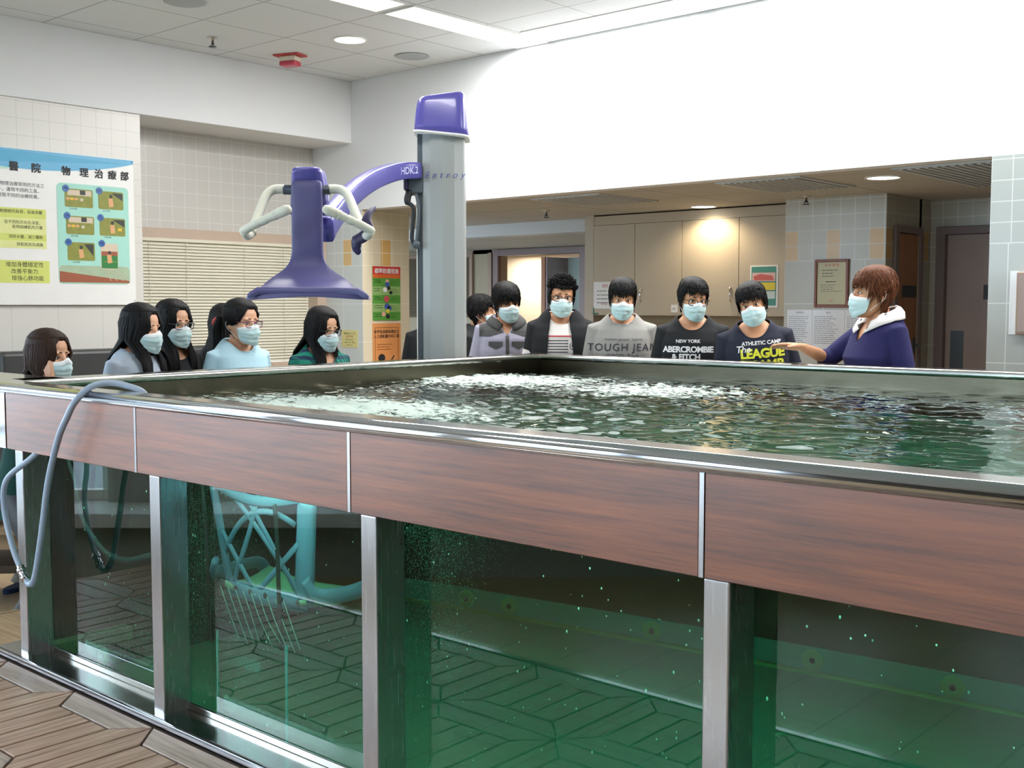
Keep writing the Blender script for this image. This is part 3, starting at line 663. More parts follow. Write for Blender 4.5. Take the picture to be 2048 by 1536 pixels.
# ------------------------------------------------------------------ glass materials
def pane_mat(name, tint, refl=1.0, ior=1.5):
    t = NT(name); t.n.remove(t.p)
    tr = t.a('ShaderNodeBsdfTransparent'); nz = t.noise(1.5); c = lin(tint)
    t.l.new(t.mix(nz, tuple(x * .985 for x in c[:3]) + (1,), c), tr.inputs[0])
    gl = t.a('ShaderNodeBsdfGlossy'); gl.inputs['Roughness'].default_value = .012
    fr = t.a('ShaderNodeFresnel'); fr.inputs[0].default_value = ior
    ge = t.a('ShaderNodeNewGeometry'); f = t.math('MULTIPLY', t.math('MULTIPLY', fr.outputs[0], refl), t.math('SUBTRACT', 1, ge.outputs['Backfacing']))
    mx = t.a('ShaderNodeMixShader'); t.l.new(f, mx.inputs[0]); t.l.new(tr.outputs[0], mx.inputs[1]); t.l.new(gl.outputs[0], mx.inputs[2])
    t.l.new(mx.outputs[0], t.out.inputs['Surface']); M[name] = t.m; return t.m
pane_mat('pool_glass', (226, 248, 240), 1.6); pane_mat('window_glass', (244, 250, 252))
for i, (a, b_) in enumerate(wins):
    o = bpy.data.objects['window_%d' % (i + 3)]
    g_ = MB().box((a + .06, -.475, .27), (b_ - .06, -.47, 2.56)).obj('pane', M['window_glass'], o)
# ------------------------------------------------------------------ the pool
PX = Vector((-1.8, 3.5, FL)); NEG = tuple(-PX)
pool = thing('hydrotherapy_pool', 'raised steel hydrotherapy pool with wood fascia and glass front', 'pool', PX)
def P(mb, name, m, **k): return mb.obj(name, m, pool, loc=NEG, **k)
GY = 2.017; FY = 1.917; XL_ = -4.36; XE = 1.3; YB = 5.18
seams = [-3.327, -2.267, -1.191, -.115, .96]
edges = [-4.258] + seams + [2.0]
for i in range(len(edges) - 1):
    a, b2 = edges[i], min(edges[i + 1], XE + .1)
    q = P(MB().box((a + .007, FY, .806), (b2 - .007, FY + .024, 1.021)), 'fascia_panel', M['fascia_wood'], bevel=.0015, seg=1)
for s_ in seams: P(MB().box((s_ - .0055, FY - .001, .806), (s_ + .0055, FY + .01, 1.021)), 'joint_strip', M['steel'])
P(MB().box((-5.5, FY, .806), (-4.262, FY + .02, 1.021)), 'end_panel', M['chrome'])
for i, a in enumerate((-4.188, -3.25, -2.223, -1.185, -.11, .965)):
    P(MB().box((a, FY, .0), (a + .06, GY + .002, .806)), 'post', M['steel'], bevel=.004)
px_ = [-4.188, -3.25, -2.223, -1.185, -.11, .965]
for i in range(5): P(MB().box((px_[i] + .06, GY, .02), (px_[i + 1], GY + .012, .81)), 'glass_pane', M['pool_glass'])
P(MB().box((-4.36, 1.885, FL), (XE + .1, GY + .02, .028)), 'sill', M['steel_x'], bevel=.003)
P(MB().tube([(-4.40, 1.895, .014), (XE, 1.895, .014)], .016, 14), 'floor_rail', M['chrome'])
P(MB().box((-4.36, GY - .012, .028), (XE, GY + .0, .05)), 'glass_channel', M['steel_x'], bevel=.003)
# rim
m = MB()
prof = [(0.0, 1.0235)] + [(.022 - .022 * cos(t), 1.0335 + .0215 * sin(t)) for t in [k * pi / 2 / 6 for k in range(-2, 7)]] + [(.105, 1.055), (.112, 1.053), (.115, 1.046), (.115, .99), (.02, .99), (.02, 1.0235)]
m = MB(); R = []
for x in (-5.5, XE + .1): R.append([(x, FY - .006 + a, z) for a, z in prof])
m.rings(R, smooth=False)
o = P(m, 'near_rim', M['steel_x']); 
P(MB().tube([(-5.5, FY + .014, 1.034), (XE + .1, FY + .014, 1.034)], .0225, 20), 'rim_tube', M['chrome'])
P(MB().box((-5.5, 2.02, 1.035), (-4.36, 2.22, 1.055)), 'corner_ledge', M['steel_x'], bevel=.004)
# side and far walls with rims
P(MB().box((-4.40, 2.032, FL), (XL_, 5.3, 1.04)), 'side_wall', M['steel_wall'])
P(MB().box((XL_, YB, FL), (XE + .1, 5.3, 1.04)), 'far_wall', M['steel_wall'])
P(MB().box((XE, 2.03, FL), (XE + .1, 5.3, 1.04)), 'end_wall', M['steel_wall'])
P(MB().box((-4.5, 2.03, FL - .1), (XE + .1, 5.3, -.2)), 'pool_bottom', M['tank_steel'])
P(MB().box((XL_, FY + .03, .808), (XE, 2.04, 1.0)), 'near_inner_wall', M['steel_wall'])
def rimstrip(a, b):
    return MB().box(a, b)
P(rimstrip((-4.49, 2.03, 1.02), (-4.352, 5.31, 1.055)), 'side_rim', M['steel_x'], bevel=.013, seg=4)
P(rimstrip((-4.36, 5.172, 1.02), (XE + .1, 5.31, 1.055)), 'far_rim', M['steel_x'], bevel=.013, seg=4)
# cove at the bottom of the far wall and dark underwater windows
m = MB(); R = []
for x in (XL_, XE): R.append([(x, YB - .05 + .05 * sin(t), -.2 + .05 - .05 * cos(t)) for t in [k * pi / 2 / 6 for k in range(7)]] + [(x, YB + .001, -.2)])
m.rings(R, caps=False); P(m, 'bottom_cove', mat('cove', (226, 240, 150), .3, .3, mapscale=(1, 30, 30)))  # bright yellow highlight along the fillet is put into the cove's colour
P(MB().box((XL_, YB - .004, -.15), (XE, YB, -.055)), 'jet_band', mat('jet_band', (196, 232, 218), .4, .0))  # grazing light on the lower wall is put into this paler strip
uw = mat('underwater_window', (10, 24, 22), .12)
xs_ = [-4.2, -3.36, -3.24, -2.3, -2.18, -1.24, -1.12, -.18, -.06, .9]
for i in range(0, len(xs_), 2): P(MB().box((xs_[i], YB - .006, .07), (xs_[i + 1], YB - .001, .86)), 'inner_window', uw, bevel=.004)
for i in range(3): P(MB().box((XL_ + .001, 2.25 + i, .12), (XL_ + .006, 3.1 + i, .82)), 'inner_window', uw, bevel=.004)
def jet(mx):
    j = MB().lathe([(.046, 0), (.046, .006), (.036, .012), (.018, .012), (.012, .006)], 24, mx=mx, caps=False)
    o = P(j, 'jet_nozzle', mat('jet', (244, 248, 168), .35)); h = MB().lathe([(.0125, .0065), (.001, .0065)], 16, mx=mx).obj('jet_hole', M['ink'], o); return o
for x in (-3.83, -3.58, -2.825, -2.089, -1.535, -.9, -.3): jet(Matrix.Translation((x, YB - .004, -.11)) @ Matrix.Rotation(radians(90), 4, 'X'))
jet(Matrix.Translation((XL_, 2.7, -.12)) @ Matrix.Rotation(radians(90), 4, 'Y'))
# unseen fill lights added under the near ledge to brighten the tank
for i, x in enumerate((-3.8, -2.75, -1.7, -.6, .5)):
    L = area('tank_fill_light', (x - PX.x, 2.075 - PX.y, .845 - PX.z), .7, .05, 4.0, (.75, 1, .85), (radians(60), 0, 0), parent=pool)

# ------------------------------------------------------------------ water
def build_water():
    t = NT('water'); t.n.remove(t.p)
    geo = t.a('ShaderNodeNewGeometry'); v = t.n.new('ShaderNodeTexCoord').outputs['Object']; q = t.n.new('ShaderNodeSeparateXYZ'); t.l.new(v, q.inputs[0]); q = q.outputs
    gla = t.a('ShaderNodeBsdfGlass'); gla.inputs['IOR'].default_value = 1.33; gla.inputs['Roughness'].default_value = 0
    gla.inputs[0].default_value = (.97, 1, .99, 1)
    dif = t.a('ShaderNodeBsdfDiffuse'); dif.inputs[0].default_value = (.56, .66, .60, 1)
    att = t.a('ShaderNodeAttribute'); att.attribute_name = 'foam'
    n1 = t.noise(1.0, v, 5, (16, 26, 1)); n2 = t.noise(1.0, v, 4, (55, 70, 1))
    nn = t.math('ADD', t.math('MULTIPLY', n1, .62), t.math('MULTIPLY', n2, .38))
    th = t.math('MULTIPLY_ADD', att.outputs['Fac'], -.40, .74)
    f = t.math('MULTIPLY', t.math('MINIMUM', t.math('MAXIMUM', t.math('MULTIPLY', t.math('SUBTRACT', nn, th), 9), 0), 1), .95)
    up = t.a('ShaderNodeSeparateXYZ'); t.l.new(geo.outputs['Normal'], up.inputs[0])
    f = t.math('MULTIPLY', f, t.math('GREATER_THAN', q[2], .90))
    mx = t.a('ShaderNodeMixShader'); t.l.new(f, mx.inputs[0]); t.l.new(gla.outputs[0], mx.inputs[1]); t.l.new(dif.outputs[0], mx.inputs[2])
    t.l.new(mx.outputs[0], t.out.inputs['Surface'])
    va = t.a('ShaderNodeVolumeAbsorption'); va.inputs['Color'].default_value = (.07, .70, .66, 1); va.inputs['Density'].default_value = 1.2
    vs = t.a('ShaderNodeVolumeScatter'); vs.inputs['Color'].default_value = (.4, 1, .8, 1); vs.inputs['Density'].default_value = .004; vs.inputs['Anisotropy'].default_value = .3
    ad = t.a('ShaderNodeAddShader'); t.l.new(va.outputs[0], ad.inputs[0]); t.l.new(vs.outputs[0], ad.inputs[1]); t.l.new(ad.outputs[0], t.out.inputs['Volume'])
    M['water'] = t.m
    x0, x1, y0, y1 = -4.385, 1.33, GY + .014, 5.205; zt = .947; zb = -.225
    nx, ny = 420, 234; vs_ = []; fs = []; foam = []
    jets_ = [(-4.0, 4.4, .9, .62, 1.0), (-3.0, 4.35, .75, .6, .85), (-3.4, 2.85, .95, .5, 1.1), (-2.4, 4.0, .6, .5, .45), (-2.9, 3.6, .6, .5, .45), (-3.9, 3.7, .5, .5, .6)]
    for j in range(ny + 1):
        y = y0 + (y1 - y0) * j / ny
        for i in range(nx + 1):
            x = x0 + (x1 - x0) * i / nx
            F = 0
            for cx, cy, rx, ry, a in jets_: F = max(F, a * exp(-((x - cx) / rx) ** 2 - ((y - cy) / ry) ** 2))
            p = Vector((x, y, 0))
            h = noise.noise(p * 5.0) * .006 + noise.noise(p * 12 + Vector((3, 1, 7))) * .0045 + noise.noise(Vector((x * 16, y * 30, 2))) * .0022 + noise.noise(Vector((x * 33, y * 60, 5))) * .0009
            h *= 1 + 1.3 * F
            h += F * (.008 + .012 * abs(noise.noise(Vector((x * 9, y * 13, 9)))))
            e = min(1, (y - y0) / .05)
            vs_.append((x, y, zt + h * e)); foam.append(F)
    W1 = nx + 1
    for j in range(ny):
        for i in range(nx): fs.append((j*W1+i, j*W1+i+1, (j+1)*W1+i+1, (j+1)*W1+i))
    b = len(vs_); per = [i for i in range(W1)] + [j*W1+nx for j in range(1, ny+1)] + [ny*W1+i for i in range(nx-1, -1, -1)] + [j*W1 for j in range(ny-1, 0, -1)]
    for k in per: vs_.append((vs_[k][0], vs_[k][1], zb)); foam.append(0)
    n = len(per)
    for k in range(n): fs.append((per[k], b + k, b + (k+1) % n, per[(k+1) % n]))
    fs.append(tuple(b + k for k in reversed(range(n))))
    me = bpy.data.meshes.new('water'); me.from_pydata(vs_, [], fs); me.materials.append(t.m)
    me.polygons.foreach_set('use_smooth', [k < nx * ny for k in range(len(fs))])
    a = me.attributes.new('foam', 'FLOAT', 'POINT'); a.data.foreach_set('value', foam); me.update()
    # keep the rim of the wavy sheet crisp against the flat sides
    o = bpy.data.objects.new('water', me); COL.objects.link(o)
    me.set_sharp_from_angle(angle=radians(50))
    tag(o, 'green churning water with white foam filling the steel pool', 'water', kind='stuff'); return o
build_water()
m = MB()
q_ = random.Random(3)
for i in range(420):
    x = q_.uniform(-4.1, .2); y = q_.choice([2.04, 2.06, 2.1, 2.3, 2.8]) + q_.uniform(0, .05); z = q_.uniform(0, .8) ; rr = q_.uniform(.0011, .0030)
    m.ball((x, y, z), (rr, rr, rr * q_.uniform(1, 1.8)), 6, 4)
tag(m.obj('bubbles', mat('bubble', (200, 240, 220), .3)), 'tiny pale bubbles and specks drifting behind the pool glass', 'bubbles', kind='stuff')

def plume(blobs, n, lb, seed):
    q = random.Random(seed); m = MB()
    for i in range(n):
        c, r = q.choice(blobs); p = [c[k] + q.gauss(0, r[k]) for k in range(3)]
        if p[1] < 2.045 or p[2] > .88 or p[2] < -.18 or p[0] < -4.33: continue
        s = q.uniform(.0005, .0014)
        m.add([(p[0]+s, p[1], p[2]), (p[0]-s, p[1], p[2]), (p[0], p[1]+s, p[2]), (p[0], p[1]-s, p[2]), (p[0], p[1], p[2]+s), (p[0], p[1], p[2]-s)], [(0,2,4),(2,1,4),(1,3,4),(3,0,4),(2,0,5),(1,2,5),(3,1,5),(0,3,5)], 0, True)
    return tag(m.obj('bubble_plume', mat('bubble_teal', (96, 176, 156), .5)), lb, 'bubbles', kind='stuff')
plume([((-3.36, 2.35, .55), (.05, .15, .25)), ((-3.42, 2.6, .3), (.06, .2, .2))], 22000, 'pale cloud of fine bubbles rising just right of the second post', 41)
plume([((-3.62, 2.3, .12), (.12, .12, .10)), ((-3.8, 2.5, .0), (.15, .15, .08)), ((-3.05, 2.3, .12), (.08, .08, .06))], 15000, 'cloud of fine bubbles near the bottom of the left glass panes', 42)
plume([((-2.35, 2.5, .72), (.10, .2, .07)), ((-2.22, 2.3, .5), (.06, .1, .2))], 9000, 'cloud of fine bubbles under the wood fascia right of the third post', 43)
# ------------------------------------------------------------------ hose
hosem = mat('hose_grey', (150, 164, 182), .38)
def spline(pts, n=8):
    P_ = [Vector(p) for p in pts]; P_ = [P_[0]*2 - P_[1]] + P_ + [P_[-1]*2 - P_[-2]]; out = []
    for i in range(1, len(P_) - 2):
        a, b, c, d = P_[i-1:i+3]
        for k in range(n):
            t = k / n; out.append(.5 * ((2*b) + (-a + c)*t + (2*a - 5*b + 4*c - d)*t*t + (-a + 3*b - 3*c + d)*t**3))
    out.append(P_[-2]); return out
root = thing('water_hose', 'grey-blue rubber hose looped over the left end of the pool rim', 'hose', (-4.0, 1.87, .335))
off = Vector(root.location)
def H(p): return Vector(p) - off
top = [(-3.985, 1.872, .337), (-3.945, 1.868, .385), (-3.887, 1.868, .549), (-3.828, 1.868, .735), (-3.74, 1.865, .89), (-3.682, 1.868, .965), (-3.655, 1.885, 1.02), (-3.634, 1.93, 1.068), (-3.604, 1.98, 1.082), (-3.56, 2.02, 1.073), (-3.50, 2.055, 1.045), (-3.52, 2.07, .98), (-3.60, 2.08, .90)]
MB().tube([H(p) for p in spline(top)], .0112, 12).obj('upper_hose', hosem, root)
low = [(-4.0, 1.975, .86), (-4.05, 1.91, .785), (-4.139, 1.86, .703), (-4.162, 1.86, .588), (-4.115, 1.865, .455), (-4.065, 1.87, .378)]
MB().tube([H(p) for p in spline(low)], .0105, 12).obj('lower_hose', hosem, root)
MB().tube([H((-4.07, 1.87, .392)), H((-4.055, 1.87, .366)), H((-4.028, 1.872, .345))], .0135, 14).tube([H((-4.064, 1.87, .382)), H((-4.058, 1.87, .371))], .017, 14).tube([H((-4.04, 1.871, .352)), H((-4.034, 1.871, .348))], .016, 14).obj('connector', M['chrome'], root)
MB().tube([H(p) for p in spline([(-4.03, 1.872, .346), (-4.01, 1.872, .334), (-3.985, 1.872, .337)])], .0112, 12).obj('bend', hosem, root)
uwp = [(-4.28, 2.3, .93), (-4.246, 2.3, .745), (-4.199, 2.3, .664), (-4.149, 2.3, .522), (-4.058, 2.3, .446), (-3.969, 2.3, .404), (-3.829, 2.3, .398), (-3.66, 2.3, .441)]
tag(MB().tube(spline(uwp), .013, 12).obj('submerged_hose', mat('hose_dark', (30, 44, 50), .5)), 'dark hose hanging in the water behind the leftmost glass pane', 'hose')

# ------------------------------------------------------------------ submerged garden chair behind the glass
def build_chair():
    r = thing('plastic_chair', 'pale plastic garden chair with lattice back hanging underwater', 'chair', (-3.02, 2.32, .40), radians(4))
    pl = mat('chair_plastic', (128, 140, 172), .4); sp = mat('chair_seat', (206, 214, 176), .4)  # window reflection put into the blue plastic, brighter light into the seat colour
    W_ = .235
    # local: x right, y away from the glass (front of the chair), z up from the seat
    def bp(u, v):  # back surface: u -1..1, v 0..1
        wd = W_ * (.82 + .22 * v); return (u * wd, -.02 - .05 * v + .05 * (u * u), .0 + .34 * v)
    m = MB()
    def strip(fn, w=.012, th=.006, n=14): m.tube([fn(i / n) for i in range(n + 1)], w, 8, flat=.45, up=(0, 1, 0))
    # frame
    strip(lambda t: bp(-1, t), .022); strip(lambda t: bp(.93, t), .046)
    strip(lambda t: (bp(-1 + 2*t, 1)[0], bp(-1 + 2*t, 1)[1], .34 - .035 * sin(pi * t) + .015), .018)
    strip(lambda t: bp(-1 + 2*t, 0), .03)
    back = m.obj('back_frame', pl, r)
    m = MB()
    strip(lambda t: bp(-.9 + 1.0*t + .12*sin(pi*t), .0 + 1.0*t), .011); strip(lambda t: bp(.9 - 1.1*t, .0 + 1.0*t), .011)
    strip(lambda t: bp(-.95 + .75*t, .55 - .5*t), .011); strip(lambda t: bp(-.6 + 1.5*t, 1.0 - .95*t ** 1.2), .011)
    strip(lambda t: bp(-.2 + 1.1*t, .02 + .62*t ** 1.3), .011); strip(lambda t: bp(-.95 + 1.7*t, .35 + .5*sin(t*2.2)), .011)
    m.obj('back_lattice', pl, r)
    m = MB(); R = []
    for k in range(9):
        t = k / 8; y = -.0 + .42 * t; wd = W_ * (.86 + .18 * t); dz = -.02 * sin(pi * t)
        R.append([(-wd, y, dz + .02), (-wd * .6, y, dz), (0, y, dz - .006), (wd * .6, y, dz), (wd, y, dz + .02), (wd, y, dz + .0), (wd * .6, y, dz - .016), (0, y, dz - .022), (-wd * .6, y, dz - .016), (-wd, y, dz)])
    m.rings(R); m.obj('seat', sp, r)
    for s_ in (-1, 1):
        MB().tube(spline([(s_ * .225, -.04, .09), (s_ * .25, -.02, .05), (s_ * .275, .05, .035), (s_ * .29, .2, .03), (s_ * .285, .38, .03), (s_ * .27, .43, .0), (s_ * .26, .43, -.03)], 5), .026, 10, flat=.55, up=(1, 0, 0)).obj('armrest', pl, r)
    m = MB()
    for k in range(6): m.ball((-.19 + .076 * k, -.052 + .01 * abs(k - 2.5) * .4, .012 - .004*k*0), (.010, .006, .010), 8, 6)
    m.obj('drain_holes', M['ink'], r)
    m = MB(); q = random.Random(5)
    for k in range(9):
        x = -.19 + .04 * k; m.tube(spline([(x, -.055, .01), (x + .05, -.07, -.06), (x + .09 + q.uniform(0, .03), -.075, -.12 - q.uniform(0, .04))], 4), .0022, 5)
    m.obj('string', mat('string', (160, 180, 170), .7), r)
    return r
build_chair()
for i, (xa, za, xb, zb_, lb) in enumerate(((-3.318, .80, -3.275, .20, 'black webbing strap left of the lattice chair'), (-2.93, .80, -2.895, .25, 'black webbing strap crossing the lattice chair'))):
    m = MB().tube(spline([(xa, 2.28, .93), (xa, 2.27, za), (xa * .55 + xb * .45 + .012, 2.255, (za * 2 + zb_) / 3), (xb, 2.26, zb_ + .1), (xb, 2.27, zb_)], 8), .011, 8, flat=.3, up=(0, 1, 0))
    tag(m.obj('strap', M['black_rubber']), lb, 'strap')
r = thing('glass_divider', 'clear glass plate with bright cyan edges standing below the chair', 'glass plate', (-3.265, 2.3, -.2))
MB().box((0, 0, .0), (.37, .008, .42)).obj('plate', M['pool_glass'], r)
ce = mat('cyan_edge', (110, 220, 220), .2)
MB().box((-.004, -.002, .12), (.002, .01, .44)).obj('edge', ce, r); MB().box((.368, -.002, .12), (.374, .01, .46)).obj('edge', ce, r); MB().box((0, -.002, .13), (.37, .01, .14)).obj('edge', ce, r)

# ------------------------------------------------------------------ pool lift
HL = (-4.672, 4.682, FL)
lift = thing('pool_lift', 'purple and grey pool lift with hanging chair beside the far left corner', 'pool lift', HL, radians(41.49))
# local frame: x = across, y = away ; pole face towards -y
Z = lambda z: z - FL
def lp(u, v, dep):   # helper measuring the lift's proportions on its own axes
    return Vector(((u - 1024) / 2257.6 * dep + .392, dep - 6.60, Z(1.35 - (v - 609.5) / 2257.6 * dep)))
hw = .1165
poly = [(-hw, -.075), (-.07, -.105), (0, -.118), (.07, -.108), (hw + .01, -.075), (hw + .012, .1), (-hw, .1)]
MB().prism(poly, 0.0, Z(2.345)).obj('column', M['grey_body'], lift, bevel=.012, seg=3)
MB().box((-.145, -.06, .05), (-hw + .002, .08, Z(2.335))).obj('side_track', M['steel_dark_rail'], lift, bevel=.004)
MB().box((-.152, -.065, .05), (-.146, -.055, Z(2.0))).obj('track_edge', M['white_plastic'], lift)
MB().box((-.22, -.2, 0), (.22, .2, .012)).obj('base_plate', M['steel'], lift)
m = MB(); R = []
def sup(cx, hx, y0, y1, z, n=28, tilt=0):
    o = []
    for j in range(n):
        t = 2*pi*j/n; c, s = cos(t), sin(t); e = .38
        x = hx * (abs(c) ** e) * (1 if c > 0 else -1); y = (y1 - y0)/2 * (abs(s) ** e) * (1 if s > 0 else -1) + (y0 + y1)/2
        o.append((cx + x, y, z + tilt * (x / hx)))
    return o
for z, k, tl in ((2.318, 1.0, -.016), (2.36, .99, -.01), (2.44, .95, 0), (2.50, .90, .012), (2.525, .87, .016), (2.54, .80, .016), (2.547, .6, .012), (2.549, .2, .002)):
    R.append(sup(-.005, .156 * k, -.15 * k, .13 * k, Z(z), tilt=tl))
cap = MB().rings(R).obj('column_cap', M['purple'], lift)
R = [sup(-.005, .160, -.155, .135, Z(2.312), tilt=-.016), sup(-.005, .160, -.155, .135, Z(2.324), tilt=-.016)]
MB().rings(R).obj('cap_trim', M['white_plastic'], cap)
vs, fs = text_geo('Entroy', .050, shear=.35, spacing=1.75)
m = MB(); m.add([(a + .012, -.1215 + .18 * a * a * (1 if a < 0 else 1.0) * 3.2, b + Z(2.085)) for a, b, c in vs], fs); 
tt = mat('lift_blue_ink', (70, 84, 150), .5); 
o = m.obj('column_lettering', tt, lift)
# arm
cen = [lp(838, 345, 6.52), lp(800, 346, 6.38), lp(765, 356, 6.15), lp(735, 371, 5.93), lp(708, 392, 5.68), lp(685, 417, 5.45), lp(668, 440, 5.28), lp(655, 462, 5.15)]
cen = spline(cen, 5); R = []
for i, p in enumerate(cen):
    d = (cen[min(i+1, len(cen)-1)] - cen[max(i-1, 0)]).normalized(); side = d.cross(Vector((0, 0, 1))).normalized(); upv = side.cross(d).normalized()
    h = .047 + .010 * (i / len(cen)); wq = .038
    o_ = []
    for j in range(20):
        t = 2*pi*j/20; c, s = cos(t), sin(t)
        o_.append(p + side * (wq * abs(c) ** .35 * (1 if c > 0 else -1)) + upv * (h * abs(s) ** .35 * (1 if s > 0 else -1)))
    R.append(o_)
arm = MB().rings(R).obj('swing_arm', M['purple'], lift)
vs, fs = text_geo('HDK.2', .055, bold=.0008)
p0 = lp(812, 346, 6.42); xd = (lp(832, 345, 6.50) - lp(802, 347, 6.39)).normalized()
nrm = xd.cross(Vector((0, 0, 1))).normalized(); nrm = nrm if nrm.y < 0 else -nrm
m = MB(); m.add([p0 + xd * a + Vector((0, 0, 1)) * b + nrm * .041 for a, b, c in vs], fs); m.obj('arm_lettering', mat('pale_ink', (190, 190, 230), .5), arm)
MB().box((-.20, -.085, Z(1.985)), (-.11, .06, Z(2.145))).obj('arm_carriage', M['steel_dark_rail'], lift, bevel=.01)
MB().box((-.222, -.095, Z(2.005)), (-.198, .06, Z(2.15))).obj('carriage_plate', M['purple_dark'], lift, bevel=.006)
MB().box((-.145, -.05, Z(2.145)), (-.112, .04, Z(2.165))).obj('carriage_top', M['purple'], lift, bevel=.006)
MB().tube(spline([(-.19, -.07, Z(2.0)), (-.20, -.09, Z(1.94)), (-.165, -.1, Z(1.90)), (-.17, -.1, Z(1.8)), (-.175, -.1, Z(1.73)), (-.165, -.1, Z(1.70))], 6), [.02 if k < 8 else .012 for k in range(31)], 10).obj('cable', M['black_rubber'], lift)
MB().tube(spline([(-.15, -.09, Z(1.98)), (-.135, -.095, Z(1.90)), (-.14, -.1, Z(1.78)), (-.15, -.1, Z(1.70))], 6), .009, 8).ball((-.15, -.1, Z(1.695)), (.024, .02, .026)).obj('hand_control', M['steel_dark_rail'], lift)
# chair
D0 = 5.0
def cp(du, v, dy=0):   # du px from chair axis at 620, on the chair's plane
    return lp(620 + du, v, D0 + dy)
cx = cp(0, 500).x
prof = [(362, 26, 0), (368, 30, -.006), (380, 31, -.01), (420, 31, -.01), (460, 31, -.01), (500, 31, -.012), (520, 33, -.018), (536, 42, -.03), (550, 60, -.055), (562, 80, -.09), (572, 97, -.14), (579, 110, -.20), (584, 116, -.27), (587, 116.5, -.34), (589, 114, -.40)]
R = []
for v, hwp, dy in prof:
    c = cp(0, v, dy); hx = hwp * D0 / 2257.6; th = .020 if v < 560 else .012
    o_ = []
    for j in range(28):
        t = 2*pi*j/28; c_, s_ = cos(t), sin(t); e = .55
        X_ = hx * abs(c_) ** e * (1 if c_ > 0 else -1); q = th * abs(s_) ** e * (1 if s_ > 0 else -1)
        curl = -.022 * max(0, abs(X_) / hx - .82) / .18 if v > 570 else 0
        back = .10 * (abs(X_) / hx) ** 2 if 520 < v < 575 else 0
        # thickness direction turns from y (column) to z (pan)
        k = min(1, max(0, (v - 520) / 55)); o_.append((c.x + X_, c.y - q * (1 - k) , c.z + q * k + curl))
    R.append(o_)
seat = MB().rings(R).obj('chair_shell', M['purple_soft'], lift)
s_ = seat.modifiers.new('s', 'SUBSURF'); s_.levels = 1; s_.render_levels = 2
# front lip of the seat pan with turned-down ends
m = MB()
m.limb([cp(-116, 591, -.40), cp(-100, 582, -.38), cp(-60, 582, -.38), cp(0, 582.5, -.38), cp(60, 582.5, -.38), cp(100, 583, -.38), cp(116, 593, -.40)], [.012, .016, .017, .017, .017, .016, .012], 12)
m.obj('seat_lip', M['purple_soft'], lift)
MB().box(tuple(cp(-92, 591, -.37)), tuple(cp(-60, 584, -.30))).box(tuple(cp(40, 591, -.37)), tuple(cp(98, 585, -.30))).obj('seat_bracket', M['purple_dark'], lift, bevel=.004)
# mounting head behind the column
R = []
for v, hwp, d0, d1 in ((430, 37.5, .02, .13), (400, 36.5, .015, .14), (370, 34, .0, .15), (350, 31.5, -.02, .15), (342, 29, -.03, .14), (338.5, 24, -.02, .12), (337.5, 12, .0, .1)):
    c = cp(0, v); hx = hwp * D0 / 2257.6; o_ = []
    for j in range(28):
        t = 2*pi*j/28; c_, s2 = cos(t), sin(t); e = .4
        o_.append((c.x + hx * abs(c_) ** e * (1 if c_ > 0 else -1), c.y + (d0 + d1)/2 + (d1 - d0)/2 * abs(s2) ** e * (1 if s2 > 0 else -1), c.z))
    R.append(o_)
MB().rings(R).obj('mounting_head', M['purple'], lift)
q = cp(0, 384, .02)
MB().tube([cp(-46, 382, .03), cp(46, 382, .03)], .0215, 16).obj('pivot_shaft', mat('shaft', (64, 70, 84), .4, .2), lift)
def armrest(s, name):
    path = [cp(s*44, 381, .03), cp(s*60, 381, .03), cp(s*72, 385, .02), cp(s*82, 396, 0), cp(s*93, 422, -.04), cp(s*105, 452, -.09), cp(s*111, 468, -.12)]
    a = MB().tube(spline(path, 6), .0205, 14).obj(name, M['beige_tube'], lift)
    g_ = [cp(s*112, 470, -.12), cp(s*120, 473, -.17), cp(s*126, 464, -.21)]
    MB().tube(spline(g_, 5), .018, 12).obj('armrest_end', M['beige_tube'], a)
    grip = [cp(s*127, 463, -.20), cp(s*105, 451, -.23), cp(s*85, 442, -.25), cp(s*62, 431, -.27), cp(s*40, 421.5, -.29)]
    gp = spline(grip, 9); rr = [.0185 - (.0028 if (k % 7 == 0 and 8 < k < 32) else 0) + (.003 if k > 25 else 0) for k in range(len(gp))]
    MB().limb(gp, rr, 14).obj('hand_grip', M['beige_tube'], a)
    return a
armrest(-1, 'armrest'); armrest(1, 'armrest')
pad = [cp(131, 420, -.10), cp(122, 430, -.12), cp(117, 445, -.14), cp(122, 462, -.15), cp(112, 474, -.14), cp(99, 482, -.13), cp(97, 495, -.12), cp(99, 501, -.12)]
MB().limb(spline(pad, 5), [.017 + .010 * sin(pi * k / 35) + (.005 if k > 24 else 0) for k in range(36)], 12, flat=.6).obj('side_pad', M['purple_dark'], lift)
# ------------------------------------------------------------------ people
mat('skin', (200, 146, 110), .5, var=.04, nscale=14); mat('skin_fair', (220, 168, 136), .5, var=.04, nscale=14)
def hair_mat(name, a, b, rough=.62):
    t = NT(name); v = t.n.new('ShaderNodeTexCoord').outputs['Object']
    n = t.noise(1.0, v, 4, (120, 120, 16)); t.l.new(t.mix(n, lin(a), lin(b)), t.p.inputs['Base Color']); t.p.inputs['Roughness'].default_value = rough; t.p.inputs['Specular IOR Level'].default_value = .22
    t.bump(n, .5, .004); M[name] = t.m
hair_mat('hair_black', (5, 5, 6), (16, 14, 14)); hair_mat('hair_darkbrown', (26, 16, 12), (62, 38, 26)); hair_mat('hair_brown', (34, 18, 12), (120, 66, 34))
mat('mask_blue', (190, 218, 220), .75, var=.03, nscale=20); mat('mask_white', (232, 238, 240), .75, var=.02); mat('eye_white', (226, 222, 216), .3); mat('iris', (24, 16, 14), .15)
mat('lens', (200, 210, 214), .05)
